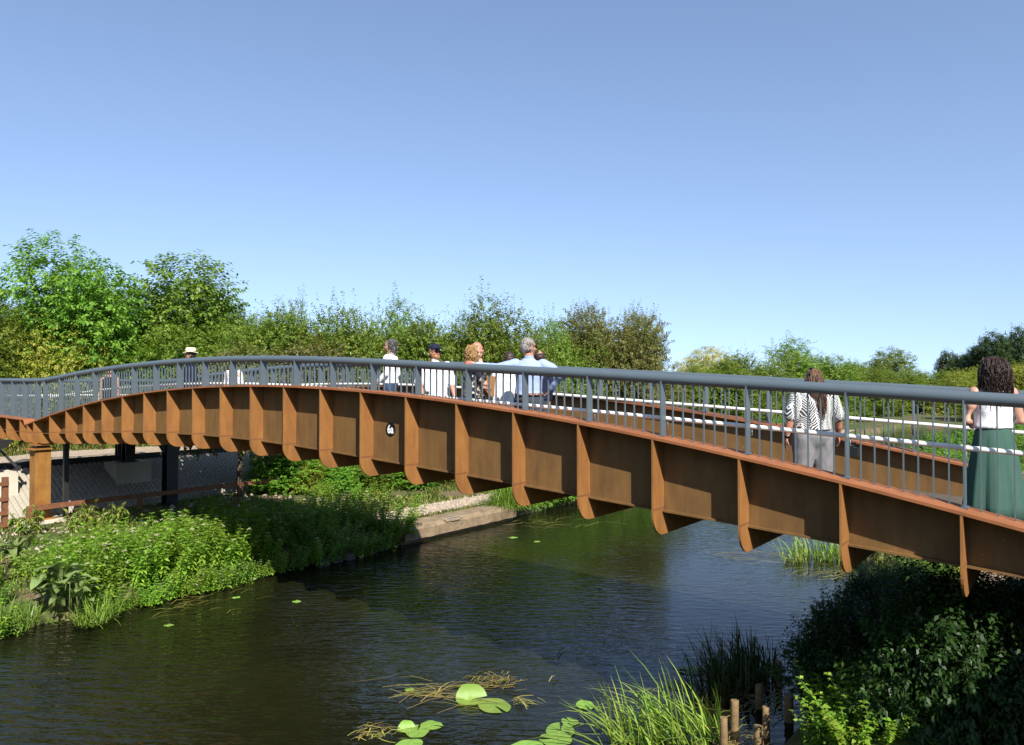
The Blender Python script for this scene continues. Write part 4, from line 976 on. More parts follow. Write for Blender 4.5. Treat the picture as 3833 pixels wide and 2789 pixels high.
def trunk_mesh(seed, H, r, lobes, lean=.1, n=7, twigs=0):
    rs = random.Random(seed); mb = MB(); top = Vector((rs.uniform(-lean,lean)*H*.3, rs.uniform(-lean,lean)*H*.3, H*.72))
    pts = [Vector((0,0,-.15)), Vector((top.x*.2+rs.uniform(-.05,.05), top.y*.25, H*.2)), Vector((top.x*.55, top.y*.5+rs.uniform(-.08,.08), H*.45)), top]
    mb.tube(pts, [r*1.25, r, r*.7, r*.25], n)
    L_ = np.array(lobes).reshape(-1,3)
    for q in L_[:16]:
        z0 = max(.15*H, min(q[2]*.6, H*.6)); f = z0/(H*.72); b0 = pts[1].lerp(pts[3], min(1, max(0, (f-.2)/.8)))
        e = Vector(q); m_ = b0.lerp(e, .5) + Vector((rs.uniform(-.15,.15), rs.uniform(-.15,.15), rs.uniform(0,.25)))
        mb.tube([b0, m_, e], [r*.42, r*.25, r*.08], 5)
        for k in range(3):
            t = e + Vector((rs.uniform(-1,1), rs.uniform(-1,1), rs.uniform(.0,1)))*(.12*H)
            mb.tube([m_.lerp(e,.5), e.lerp(t,.5), t], [r*.13, r*.08, r*.03], 4)
    return mb.mesh('trunk', M['bark'])
def tree_proto(name, label, cat, crown, H, r, seed, group=None):
    t = thing(name, label, cat, (0,0,-500), group, False)
    link('trunk', trunk_mesh(seed, H, r, crown['lobes']), t); link('crown', crown, t); return t
PROTO = {}
def proto(key, name, cat, H, r, seed, **kw):
    mat = LM[kw.pop('leaf')]
    cr = crown_mesh('crown', seed, H=H, mat=mat, **kw); PROTO[key] = [tree_proto(name, name.replace('_',' '), cat, cr, H, r, seed), H, kw['R'], False]
proto('cherry1', 'cherry_tree', 'tree', 7.0, .13, 3, leaf='cherry', R=2.7, zb=.3, ntwig=3900, nl=13, L=.17, Wd=.09, twl=.62, K=18, shoots=26, droop=.28, shoot_len=1.1)
proto('cherry2', 'cherry_tree', 'tree', 6.6, .13, 8, leaf='cherry', R=2.8, zb=.2, ntwig=3900, nl=13, L=.165, Wd=.09, twl=.6, K=17, shoots=18, droop=.28)
proto('haw1', 'hawthorn', 'tree', 6.0, .11, 21, leaf='haw', R=2.6, zb=.0, ntwig=3900, nl=15, L=.105, Wd=.078, twl=.5, K=20, shoots=26, droop=.12)
proto('haw2', 'hawthorn', 'tree', 6.0, .11, 34, leaf='haw', R=2.5, zb=.0, ntwig=3900, nl=15, L=.105, Wd=.078, twl=.55, K=15, shoots=30, droop=.16, shoot_len=1.2)
proto('hawround', 'hawthorn', 'tree', 6.5, .14, 45, leaf='hawb', R=3.3, zb=.0, ntwig=6400, nl=15, L=.10, Wd=.072, twl=.5, K=40, shoots=30, droop=.14, lobe=(.30,.46))
proto('open', 'hawthorn', 'tree', 7.5, .12, 58, leaf='haw', R=2.0, zb=.3, ntwig=1800, nl=15, L=.11, Wd=.08, twl=.75, K=12, shoots=30, droop=.12, lobe=(.26,.42))
proto('ash', 'ash_tree', 'tree', 8.0, .14, 63, leaf='ash', R=2.4, zb=.8, ntwig=1500, nl=13, L=.17, Wd=.075, twl=.7, K=14, shoots=22, droop=.2)
proto('rose', 'wild_rose_shrub', 'shrub', 4.0, .06, 71, leaf='yellow', R=2.3, zb=.0, ntwig=3000, nl=14, L=.085, Wd=.05, twl=.6, K=14, shoots=26, droop=.3, hang=.1)
proto('willow', 'willow_tree', 'tree', 8.0, .2, 83, leaf='willow', R=4.0, zb=.3, ntwig=2200, nl=14, L=.28, Wd=.06, twl=1.1, K=14, shoots=0, droop=.5, hang=.55)
proto('farw', 'willow_tree', 'tree', 9.0, .2, 91, leaf='ash', R=3.3, zb=.8, ntwig=1300, nl=12, L=.34, Wd=.11, twl=.9, K=10, shoots=14, droop=.3)
proto('pine', 'pine_tree', 'tree', 10.0, .18, 97, leaf='pine', R=2.1, zb=1.0, ntwig=1300, nl=12, L=.34, Wd=.10, twl=.6, K=16, shoots=20, droop=.05, lobe=(.2,.34))
proto('bush', 'leafy_bush', 'bush', 2.4, .04, 103, leaf='herb', R=1.35, zb=.0, ntwig=1500, nl=12, L=.085, Wd=.06, twl=.35, K=14, shoots=16, droop=.2)
proto('canopy', 'hawthorn', 'tree', 4.6, .09, 131, leaf='hawb', R=1.9, zb=1.9, ntwig=2900, nl=14, L=.11, Wd=.08, twl=.45, K=16, shoots=10, droop=.2)
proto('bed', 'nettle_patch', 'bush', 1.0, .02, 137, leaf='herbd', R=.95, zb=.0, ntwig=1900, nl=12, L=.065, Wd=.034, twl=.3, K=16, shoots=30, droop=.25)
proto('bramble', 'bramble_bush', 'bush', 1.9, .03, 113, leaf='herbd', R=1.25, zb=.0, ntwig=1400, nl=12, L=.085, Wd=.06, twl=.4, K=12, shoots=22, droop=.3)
rnd = random.Random(77)
def put(key, x, y, z, H, wscale=1.0, label=None, group=None, rz=None):
    pr_ = PROTO[key]; k = H/pr_[1]; sc = (k*wscale, k*wscale, k); rz = rnd.uniform(0, 6.28) if rz is None else rz
    if not pr_[3]:
        pr_[3] = True; o = pr_[0]; o.location = (x,y,z); o.rotation_euler = (0,0,rz); o.scale = sc
        if label: o['label'] = label
        if group: o['group'] = group
        return o
    return dup(pr_[0], (x,y,z), rz, sc, label, group)
def tree_at(key, px, b, top, width, label, group=None, rz=None, sink=.1):
    x, y = at_b(px, b); a, bb = to_ab(x, y); z = gz(a, bb) - sink
    H = z_of(top, y) - z; wm = width*y/FPX
    pr_ = PROTO[key]; return put(key, x, y, z, H*.93, (wm/2)/(pr_[2]*H*.93/pr_[1])*1.08, label, group, rz)
G1 = 'trees behind the upper path'
tree_at('cherry1', 300, 34.5, 968, 500, 'tallest bright green cherry tree at the left with a spiky pointed top', G1, 1.0)
tree_at('cherry2', 630, 34.8, 1008, 590, 'broad bright green cherry tree right of the tallest one', G1, .3)
tree_at('ash', 40, 37.0, 1085, 330, 'feathery ash tree at the left edge behind the cherries', G1)
tree_at('rose', 110, 33.1, 1225, 480, 'yellow green wild rose shrub at the far left above the rail', G1)
tree_at('rose', 330, 32.7, 1290, 340, 'low yellow green wild rose shrub in front of the tallest cherry', G1)
tree_at('haw2', -150, 33.5, 1130, 400, 'hawthorn cut by the left edge of the picture', G1)
tree_at('cherry2', 520, 33.1, 1235, 420, 'lower leafy cherry shrub behind the straw hat', G1, 2.0)
tree_at('haw1', 150, 40.0, 1120, 360, 'hawthorn filling the gap behind the left cherry', G1)
tree_at('farw', 880, 50.0, 1130, 180, 'pale distant tree between the cherries and the hawthorns', G1)
tree_at('farw', 790, 46.0, 1110, 190, 'distant tree just right of the broad cherry', G1)
tree_at('haw2', 820, 34.5, 1215, 330, 'hawthorn right of the cherry trees above the crown of the bridge', G1)
G2 = 'hawthorns along the towpath hedge'
tree_at('haw1', 1060, 25.5, 1150, 380, 'dense hawthorn above the highest part of the bridge', G2)
tree_at('open', 1085, 30, 1118, 140, 'small dark tree top poking above the dense hawthorn', G2)
tree_at('haw2', 1320, 23.5, 1165, 360, 'hawthorn left of the man walking left', G2)
tree_at('open', 1480, 24.0, 1110, 230, 'thin open hawthorn with bare shoots above the walking man', G2)
tree_at('haw1', 1600, 21.5, 1185, 340, 'hawthorn behind the man in the navy cap', G2)
tree_at('haw2', 1740, 22.5, 1180, 300, 'hawthorn behind the curly haired woman', G2)
tree_at('open', 1885, 20.5, 1105, 300, 'tall open branched hawthorn behind the man in the blue shirt', G2)
tree_at('haw1', 1900, 20.0, 1235, 330, 'low dense hawthorn below the tall open branched one', G2)
tree_at('haw2', 2070, 21.0, 1205, 230, 'hawthorn in the dip left of the big round one', G2)
tree_at('hawround', 2310, 19.8, 1138, 430, 'big round brownish green hawthorn standing alone above the railing', G2)
tree_at('hawround', 2300, 21.6, 1165, 330, 'brownish hawthorn crown close behind the big round one', G2, 2.1)
tree_at('willow', 2620, 36, 1300, 300, 'yellow green willow low behind the big round hawthorn', G2)
tree_at('haw1', 2700, 20.5, 1345, 260, 'low rounded hawthorn just right of the yellow willow', G2)
tree_at('haw2', 2790, 19.5, 1325, 250, 'yellowish hawthorn left of the pointed hawthorn', G2)
tree_at('open', 2960, 21.0, 1262, 230, 'pointed hawthorn rising left of the woman in the palm leaf shirt', G2)
tree_at('haw1', 3060, 20.0, 1330, 260, 'hawthorn behind the head of the woman in the palm leaf shirt', G2)
tree_at('farw', 3340, 26, 1303, 190, 'pale rounded distant tree in the gap right of centre', G2)
for i, (px, top, wd, b) in enumerate([(3170,1352,230,20),(3290,1375,220,19.5),(3400,1385,220,18.5),(3500,1392,230,17.5),(3600,1398,230,16.5),(3240,1392,200,18.2),(3450,1410,200,17)]):
    tree_at(('haw1','haw2')[i%2], px, b, top, wd, 'hawthorn bush in the far continuous hedge at the right', 'far hedge bushes')
GP = 'dark pines in the distance at the right'
for i, (px, d, top, wd) in enumerate([(3540,125,1318,70),(3575,128,1325,60),(3600,120,1332,80),(3645,115,1300,90),(3690,112,1268,100),(3742,108,1250,130),(3790,112,1255,120),(3840,100,1232,130),(3890,105,1240,130),(3660,125,1330,130),(3940,100,1225,140)]):
    x = (px-CXP)/FPX*d; H = z_of(top, d)-.4
    put('pine', x, d, .4, H, (wd*d/FPX/2)/(2.1*H/10.0), 'dark pine in the distant clump at the right edge' if px > 3615 else 'small dark pine standing clear above the far hedge', GP if px > 3615 else 'small far pines')
for i, (px, d, top, wd) in enumerate([(3700,80,1392,260),(3800,74,1385,260),(3900,72,1380,280),(3620,95,1405,260)]):
    x = (px-CXP)/FPX*d; H = z_of(top, d)-.4
    put('rose', x, d, .4, H, (wd*d/FPX/2)/(2.3*H/4.0), 'yellow green shrub below the dark pines', 'shrubs below the pines')
for (a, b, H) in ((5.7, 20.9, 4.5), (8.3, 20.9, 4.8)):
    p = W(a, b, gz(a, b)-.05); put('canopy', p.x, p.y, p.z, H, 1.0, 'small tree beyond the bridge shading the right end of the slope paving' if a < 7 else 'small tree above the towpath bushes beyond the bridge', 'trees just beyond the bridge')
for i, (px, b, top, wd) in enumerate([(720,31,1225,360),(940,27.5,1255,330),(1180,25.5,1235,330),(1420,24.5,1250,330),(1540,23.5,1235,300),(1680,23.5,1245,300),(1830,22.5,1265,300),(2000,22,1270,300),(2140,21,1285,260),(2520,20,1400,260),(2590,22,1385,240),(2880,20,1372,240),(3000,21.5,1375,240),(3130,20,1395,230)]):
    tree_at(('haw2','haw1')[i%2], px, b, top, wd, 'hawthorn bush filling the hedge between the taller trees', 'hedge filling bushes')
rb_ = random.Random(5)
for i in range(26):         # growth on the banks behind the viewpoint
    an = math.radians(150 + i*9.2); r_ = 23 + 5*(i%3); x, y = r_*math.cos(an), r_*math.sin(an)-4; a, b = to_ab(x, y)
    if 1 < b < 15: continue
    put(('haw1','haw2','hawround')[i%3], x, y, gz(a, b)-.1, 8.5+rb_.uniform(-1,1), 1.3, 'hawthorn on the bank behind the viewpoint', 'trees behind the viewpoint')
# background belt beyond, so the hedge closes against the sky
for i in range(22):
    px = -300 + i*130; b = 47 + (i%3)*5; x, y = at_b(px, b); top = 1235 if px < 1500 else (1290 if px < 2150 else 1392)
    a, bb = to_ab(x, y); z = gz(a, bb); H = z_of(top + (i*37%50), y)-z
    put(('haw1','haw2','hawround')[i%3], x, y, z, H, 1.6, 'bush in the dense thicket far behind the hedge', 'thicket behind the hedge')
# hedge foot: leafy bushes beside the towpath seen under the bridge
G3 = 'bushes behind the towpath verge'
for i, (px, b, top, wd) in enumerate([(1090,21.0,1690,300),(1210,20.2,1735,250),(1290,19.4,1775,190),(1400,19.3,1740,240),(1520,18.8,1752,230),(1640,18.6,1760,220),(1780,18.2,1740,240),(1930,17.8,1700,260),(2090,17.6,1660,260),(2250,17.4,1650,260)]):
    x, y = at_b(px, b); a, bb = to_ab(x, y); z = gz(a, bb)-.05; H = max(1.0, z_of(top, y)-z)
    kb = ('bush','rose','bush','haw1')[i%4]; put(kb, x, y, z, H, (wd*y/FPX/2)/(PROTO[kb][2]*H/PROTO[kb][1]), 'green leafy bush behind the towpath verge, seen under the bridge', G3)
# canal edge growth beyond the coping
for i, (a, b, H) in enumerate([(11.6,14.0,1.0),(12.6,13.9,1.1),(13.7,13.9,1.05),(14.9,13.9,1.2),(16.3,14.0,1.2),(18,14,1.2),(20,14,1.3),(22.5,14,1.3),(25.5,14,1.4),(29,14,1.5),(33,14,1.5),(38,14,1.6),(44,14,1.8)]):
    p = W(a, b, gz(a, b)-.05); put('bush', p.x, p.y, p.z, H, 1.25, 'bright green bush overhanging the water beyond the coping', 'bushes overhanging the far water edge')

# ---- herbs: tall leafy stems with pale flower heads
def herb_mesh(seed, ns, h, rad, L, Wd, mat, fl=True, whorl=4, gap=.075):
    rs = np.random.RandomState(seed); P=[];D=[];N=[];LL=[]; st = MB(); fm = MB()
    for i in range(ns):
        an = rs.uniform(0,6.28); r = rad*math.sqrt(rs.uniform(0,1)); b0 = np.array([r*math.cos(an), r*math.sin(an), 0.0]); hh = h*rs.uniform(.6,1.05)*(1-.25*r/rad)
        ln = np.array([math.cos(an), math.sin(an), 0])*(.10+.38*r/rad)*hh + rs.normal(size=3)*[.05,.05,0]
        tip = b0 + ln + np.array([0,0,hh])
        mid = b0 + ln*.35 + np.array([0,0,hh*.55])
        st.tube([b0, mid, tip], [.007,.006,.003], 4)
        nw = int(hh/gap)
        for k in range(1, nw+1):
            f = k/nw
            c = b0*(1-f)**2 + 2*f*(1-f)*mid + f*f*tip if False else (b0 + (mid-b0)*f*2 if f < .5 else mid + (tip-mid)*(f-.5)*2)
            w0 = rs.uniform(0,6.28)
            for q in range(whorl):
                aa = w0 + q*6.28/whorl + rs.uniform(-.3,.3); el = .45 - .75*(1-f) + rs.uniform(-.35,.25)
                P.append(c); D.append([math.cos(aa)*math.cos(el), math.sin(aa)*math.cos(el), math.sin(el)]); N.append([0,0,1]); LL.append(L*rs.uniform(.6,1.15)*(1.05-.45*f))
        if fl and rs.uniform() < .16:
            for q in range(7):
                o = np.array([rs.normal()*.022, rs.normal()*.022, rs.uniform(-.005,.022)]); fm.ell(tip+o, (.020,.020,.013), nu=6, nv=4)
    LL = np.array(LL); N = np.array(N, float) + rs.normal(size=(len(P),3))*.3
    V = leaf_quads(np.array(P), np.array(D), N, LL, LL*Wd, .15, .22)
    return fast_mesh('leaves', V, 4, mat), st.mesh('stems', M['stem']), (fm.mesh('flower_heads', plain('pale_flower_heads', (.30,.29,.17), .9, var=.2, vscale=40)) if fl and fm.v else None)
def herb_proto(label, *a, **k):
    lv, stm, f = herb_mesh(*a, **k); t = thing('flowering_herb' if f else 'leafy_herb', label, 'plant', (0,0,-500), None, False); link('leaves', lv, t); link('stems', stm, t)
    if f: tag(link('flower_heads', f, t), kind='stuff')
    return t
HP = [herb_proto('herb', 201+i, 17, 1.12, .38, .17, .38, LM['herbl']) for i in range(4)]
HN = [herb_proto('herb', 231+i, 15, .8, .34, .12, .58, LM['herbl'], fl=False, whorl=4, gap=.06) for i in range(2)]
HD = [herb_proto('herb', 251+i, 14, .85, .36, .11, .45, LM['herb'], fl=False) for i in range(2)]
used = set()
def put_any(p, loc, rz, sc, label, group):
    if id(p) not in used:
        used.add(id(p)); p.location = loc; p.rotation_euler = (0,0,rz); p.scale = (sc,)*3; p['label'] = label; p['group'] = group; return p
    return dup(p, loc, rz, sc, label, group)
for i in range(46):
    aa = -8.5 + i*.33 + rnd.uniform(-.1,.1); bb = 13.42 + rnd.uniform(-.08,.1)
    if aa > 5.6 or -2.9 < aa < -1.9: continue
    put_any(rnd.choice(HD+HN), W(aa, bb, .06), rnd.uniform(0,6.28), rnd.uniform(.55,.8), 'small leafy weed hanging over the water edge of the left bank', 'weeds at the left water edge')
for a in np.arange(-1.75, 1.35, .34):
    for j, b in enumerate((13.62, 14.1, 14.65, 15.2)):
        aa = a + rnd.uniform(-.15,.15); bb = b + rnd.uniform(-.16,.16); sc = rnd.uniform(.78,1.05)*(.80 if j == 0 else 1.0)
        put_any(rnd.choice(HP), W(aa, bb, gz(aa,bb)-.03), rnd.uniform(0,6.28), sc, 'pale flowered leafy herb in the sunlit clump on the left bank', 'sunlit flowering herbs on the left bank')
for i in range(40):
    aa = rnd.uniform(1.5, 5.9); bb = rnd.uniform(13.55, 16.2); put_any(rnd.choice(HP+HD), W(aa, bb, gz(aa,bb)-.03), rnd.uniform(0,6.28), rnd.uniform(.7,1.0), 'herb in the bridge shadow on the left bank', 'shaded herbs on the left bank')
for i in range(20):
    aa = rnd.uniform(3.0, 9.5); bb = rnd.uniform(16.4, 19.5)
    if aa > 5.5 and bb < 17.6: continue
    put_any(rnd.choice(HD+HN), W(aa, bb, gz(aa,bb)-.03), rnd.uniform(0,6.28), rnd.uniform(.55,.9), 'leafy weed below the far girder behind the herb clump', 'weeds below the far girder')
for i in range(38):
    aa = rnd.uniform(-6.8, -1.7); bb = rnd.uniform(13.6, 15.8)
    if -3.0 < aa < -1.5 and bb < 14.6: continue
    put_any(rnd.choice(HN+HD), W(aa, bb, gz(aa,bb)-.03), rnd.uniform(0,6.28), rnd.uniform(.6,.95), 'green weed on the sunlit left bank beside the dock', 'weeds on the left bank')
for i in range(34):
    aa = rnd.uniform(-4.5, 2.2); bb = rnd.uniform(15.6, 20.3); put_any(rnd.choice(HN), W(aa, bb, gz(aa,bb)-.03), rnd.uniform(0,6.28), rnd.uniform(.32,.6), 'low weed on the bare soil below the timber fence', 'low weeds on the soil')
p = at_z(1495, 2005, .35); put_any(HP[0], W(6.05, 13.75, .3), 1.0, 1.05, 'sunlit leafy herb at the left end of the coping', 'herb at the coping end')
put_any(HN[0], W(5.75, 13.6, .3), 1.0, .9, 'sunlit small weed at the left end of the coping', 'weed at the coping end')

# ---- planted saplings by the fence
def sapling(px, b, top, label, seed):
    x, y = at_b(px, b); a, bb = to_ab(x, y); z = gz(a, bb); H = z_of(top, y)-z; rs = np.random.RandomState(seed)
    t = thing('sapling', label, 'sapling', (x,y,z), 'planted saplings', False); st = MB(); P=[];D=[]
    for k in range(5):
        an = rs.uniform(0,6.28); tip = Vector((math.cos(an)*.38*rs.uniform(.2,1), math.sin(an)*.38*rs.uniform(.2,1), H*rs.uniform(.5,1.0))); mid = Vector((tip.x*.3, tip.y*.3, tip.z*.6))
        st.tube([(0,0,-.05), mid, tip], [.009,.007,.003], 5)
        for q in range(int(rs.uniform(16,34))):
            f = rs.uniform(.0,1.0); c = Vector((0,0,H*.18)).lerp(mid, f/.45) if f < .45 else mid.lerp(tip, (f-.45)/.55); aa = rs.uniform(0,6.28); P.append(c); D.append((math.cos(aa), math.sin(aa), rs.uniform(-.8,.3)))
    P = np.array([tuple(v) for v in P]); D = np.array(D); N = np.array([0,0,1.0])+rs.normal(size=P.shape)*.4
    sz = rs.uniform(.10,.17,len(P)); link('leaves', fast_mesh('leaves', leaf_quads(P, D, N, sz, sz*.42, .15, .35), 4, LM['sapling']), t); st.obj('stems', M['drystem'], t)
for i, (px, b, top, lb) in enumerate([(90,19.6,1895,'bushy sapling just right of the timber post'),(150,19.4,1880,'thin sapling in front of the rusty column'),(280,19.0,1875,'leafy sapling below the middle of the low rail'),(330,18.6,1860,'sapling with reddish leaves right of the rusty column'),(375,18.8,1850,'tallest sapling with yellowing leaves'),(425,18.4,1855,'slim sapling at the edge of the bridge shadow'),(470,18.6,1880,'small sapling next to the shaded weeds')]):
    sapling(px, b, top, lb, 300+i)

# ---- dock with large leaves
def blade_leaf(L, Wd, bend, n=7):
    mb = MB(); vs = []
    for i in range(n+1):
        f = i/n; w_ = Wd*.5*(math.sin(PI*min(1, f*.92+.08))**.75) if i < n else .004
        y = L*f*math.cos(bend*f*.6); z = L*.32*math.sin(f*PI*.7) - bend*L*.42*f*f
        for k in (-1,-.5,0,.5,1): vs.append((k*w_, y, z + abs(k)*w_*.30 + .012*math.sin(f*17+k*3)*abs(k)))
    fs = [(i*5+k, i*5+k+1, (i+1)*5+k+1, (i+1)*5+k) for i in range(n) for k in range(4)]
    mb.add(vs, fs, 0, True); return mb.mesh('leaf', LM['dock'])
dl = [blade_leaf(.42,.15,.7), blade_leaf(.36,.14,1.1), blade_leaf(.30,.10,.4)]
def dock(px, py, label, n, seed, sc=1.0):
    rs = random.Random(seed); p = at_z(px, py, .35); a, b = to_ab(p.x, p.y); t = thing('dock_plant', label, 'plant', W(a, b, max(.22, gz(a,b))), 'dock plants', False)
    for i in range(n):
        az = -2.2 + rs.uniform(-2.2,2.2); o = link('leaf', dl[i%3], t); o.rotation_euler = (rs.uniform(.1,1.0), rs.uniform(-.3,.3), az); o.location = (rs.uniform(-.16,.16), rs.uniform(-.16,.16), rs.uniform(.15,.62)); k = sc*rs.uniform(.75,1.2); o.scale = (k,k,k)
    mb = MB()
    for i in range(6): mb.tube([(rs.uniform(-.1,.1),rs.uniform(-.1,.1),0),(rs.uniform(-.15,.15),rs.uniform(-.15,.15),.6)], [.012,.006], 5)
    mb.obj('stems', M['stem'], t)
dock(215, 2260, 'big dock plant with broad grey green leaves hanging over the water', 34, 5, 1.35)
dock(290, 2270, 'dock plant at the water edge right of the biggest one', 16, 6, 1.2)
dock(70, 2150, 'dock plant with upright broad leaves near the left edge', 14, 7, 1.3)

# ---- reeds and grasses
def blades(seed, n, h, rad, w, mat, lean=.5, kink=.0, name='blades', flat=0.0, dirv=None, seg=4):
    rs = np.random.RandomState(seed); out = []
    for i in range(n):
        an = rs.uniform(0,6.28); r = rad*math.sqrt(rs.uniform()); b0 = np.array([r*math.cos(an), r*math.sin(an), 0.0]); hh = h*rs.uniform(.5,1.1)
        aa = an + rs.normal()*.9; ln = lean*rs.uniform(.2,1.3)
        d = np.array([math.cos(aa), math.sin(aa), 0])
        if dirv is not None: d = d*.55 + np.array([dirv[0], dirv[1], 0])
        kk = rs.uniform(.45,.8) if rs.uniform() < kink else 9
        pts = []; c = b0.copy(); el = PI/2 - ln*.5
        for s_ in range(seg+1):
            pts.append(c.copy()); f = s_/seg
            e = el - ln*f*.9 - (1.9 if f >= kk else 0)
            c = c + (d*math.cos(e) + np.array([0,0,1])*math.sin(e))*hh/seg
        x = np.cross(d, [0,0,1]); x = x/np.linalg.norm(x); tw = rs.uniform(-1,1); x = x*math.cos(tw) + d*math.sin(tw)*.6
        ww = w*rs.uniform(.6,1.2)
        for s_ in range(seg+1):
            w0 = ww*(1-(s_/seg)**2.2)*.5+.0006; out.append(pts[s_]-x*w0); out.append(pts[s_]+x*w0)
    V = np.array(out); V[:,2] = np.maximum(V[:,2], flat)
    me = bpy.data.meshes.new(name); k = 2*(seg+1)
    me.from_pydata(V.tolist(), [], [(i*k+2*s_, i*k+2*s_+1, i*k+2*s_+3, i*k+2*s_+2) for i in range(n) for s_ in range(seg)])
    me.materials.append(mat); me.update(); return me
def reed(label, loc, me, group=None, name='reed_tussock', rz=0):
    o = link(name, me); o.location = loc; o.rotation_euler = (0,0,rz); tag(o, label, 'reeds', group); return o
R1 = [blades(401+i, 60, 1.0, .22, .020, LM['reed'], .8, .18, flat=-.02) for i in range(3)]
Rl = Vector((-.75,.1))
for i, (px, py, h) in enumerate([(2290,2750,.95),(2380,2735,1.15),(2450,2740,1.1),(2520,2735,1.15),(2590,2745,.9),(2250,2810,1.1),(2340,2815,1.1),(2430,2810,1.1),(2530,2800,1.0)]):
    p = at_z(px+70, py, 0); reed('sunlit green reed tussock leaning over the water in the foreground', p, blades(420+i, 26, h*.85, .20, .034, LM['reed'], 1.35, .16, flat=.004, dirv=(-.75,.1)), 'sunlit foreground reeds')
for i, (px, py, h) in enumerate([(2680,2560,1.0),(2740,2545,1.05),(2800,2560,.95),(2720,2600,.95),(2650,2610,.9),(2780,2500,.9),(2850,2520,.8)]):
    p = at_z(px, py, 0); reed('dark shaded reed clump among the timber piles', p, blades(440+i, 75, h*.95, .28, .024, LM['reed_shade'], 1.5, .4, flat=.004, dirv=(-.3,.1)), 'shaded reeds by the piles')
for i, (px, py, h) in enumerate([(2960,2095,.7),(3010,2085,.8),(3060,2090,.8),(3110,2100,.8),(3170,2105,.85),(3230,2110,.9),(3290,2115,1.0),(3340,2120,1.0),(3120,2075,1.0),(3260,2085,1.1),(3400,2110,1.1)]):
    p = at_z(px, py, 0); reed('far reed tussock seen below the girder at the right', p, blades(460+i, 40, h*1.05, .34, .030, LM['reed'], 1.45, .25, flat=.004, dirv=(-.45,0)), 'far reeds below the girder')
tg = at_z(1925, 1945, .0); ta_, tb_ = to_ab(tg.x, tg.y)
for i in range(3):
    reed('tall drooping grass tussock at the far end of the coping', W(10.55+.38*i, 13.75, .38), blades(480+i, 420, 1.15, .36, .018, LM['tuft'], 1.7, .05), 'drooping grass at the coping end', 'grass_tussock')
for i, (px, py) in enumerate([(20,2330),(70,2300),(120,2330),(-40,2300),(30,2250),(90,2240),(350,2330),(400,2300)]):
    p = at_z(px, py, .2); reed('bright grass tuft at the water edge on the left bank', p, blades(490+i, 80, .5, .24, .018, LM['tuft'], 1.6), 'grass tufts on the left bank', 'grass_tuft')
# floating cut reeds
def floating(label, px, py, n, L, seed, dirv, spread=.25, mat='dryreed'):
    rs = np.random.RandomState(seed); p = at_z(px, py, 0); out = []
    fcs = []
    for i in range(n):
        c = np.array([rs.normal()*spread*1.6, rs.normal()*spread, .012+.03*rs.uniform()]); an = math.atan2(dirv[1], dirv[0]) + rs.normal()*.42; l = L*rs.uniform(.25,1.25); d = np.array([math.cos(an), math.sin(an), 0]); x = np.array([-d[1], d[0], 0])
        w_ = .0065*rs.uniform(.5,1.7); kz = rs.uniform(0,.06); bx_ = rs.normal()*.10*l; k0 = len(out)
        for f, hz in ((-.5,0),(-.15,kz),(.2,kz*.7),(.5,0)):
            q = c + d*l*f + x*bx_*(f*f*4) + np.array([0,0,hz]); ww = w_*(1-.6*abs(f)*1.2); out.append(q-x*ww); out.append(q+x*ww)
        fcs += [(k0+2*j, k0+2*j+1, k0+2*j+3, k0+2*j+2) for j in range(3)]
    me = bpy.data.meshes.new('floating_reeds'); me.from_pydata([tuple(v) for v in out], [], fcs); me.materials.append(LM[mat]); me.update()
    o = link('floating_reeds', me); o.location = p; tag(o, label, 'reeds'); return o
floating('mat of cut yellow reeds floating left of the folded lily pad', 1640, 2590, 44, .75, 1, (1,.12), .20)
floating('brown tangle of dead stems floating behind the lily pads', 1850, 2550, 90, .24, 2, (1,.5), .13)
floating('small drift of yellow weed at the bottom left of the lily pads', 1410, 2740, 46, .22, 3, (1,.4), .10)
floating('floating cut reeds lying across the water under the girder at the right', 2830, 2078, 40, 1.2, 4, (1,-.25), .35)
floating('pale floating reeds in front of the far reed bed', 3170, 2140, 40, 1.1, 5, (1,.1), .4)
floating('thin floating weed below the drooping grass tussock', 2060, 1960, 30, .8, 6, (1,.2), .5)
floating('floating stalks in the shade left of the dark reed clump', 2590, 2600, 22, .6, 7, (1,.1), .25)
floating('floating weed at the foot of the sunlit herb clump', 700, 2260, 36, .5, 8, (1,.6), .35)
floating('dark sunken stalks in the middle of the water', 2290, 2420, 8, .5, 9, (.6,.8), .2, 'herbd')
floating('bundle of pale reeds curving right of the big lily pad', 1955, 2625, 16, .36, 10, (1,-.2), .06)
# ---- lily pads
def lily(px, py, rpx, label, fold=0.0, seed=0, mat=None, tiltz=.0):
    p = at_z(px, py, .012); R0 = rpx*p.y/FPX; n = 30; rs = random.Random(seed); mb = MB(); rings = 4; vs = [(0,0,0)]
    a0 = rs.uniform(0,6.28)
    for k in range(1, rings+1):
        for j in range(n):
            an = .16 + (2*PI-.32)*j/(n-1); r = R0*k/rings*(1+.03*math.sin(an*3+seed)+.015*math.sin(an*7))
            x, y = r*math.cos(an)*1.12, r*math.sin(an)*.92; z = .004*math.sin(an*5+k) + (fold*max(0, y)**1.0)
            if fold: y = y*(1-.6*min(1, max(0, y/R0))) ; 
            vs.append((x, y, z))
    fs = [(0, 1+j, 2+j) for j in range(n-1)]
    for k in range(rings-1):
        for j in range(n-1): fs.append((1+k*n+j, 1+(k+1)*n+j, 2+(k+1)*n+j, 2+k*n+j))
    mb.add(vs, fs, 0, True); o = mb.obj('lily_pad', mat or M['lily']); o.location = p; o.rotation_euler = (0,0,a0 if not fold else .15); tag(o, label, 'lily pad', 'lily pads'); return o
M['lily'] = leafmat('lily_pad_leaf', [(.07,.15,.025),(.10,.20,.035),(.15,.24,.05)], trans=.1, rough=.5)
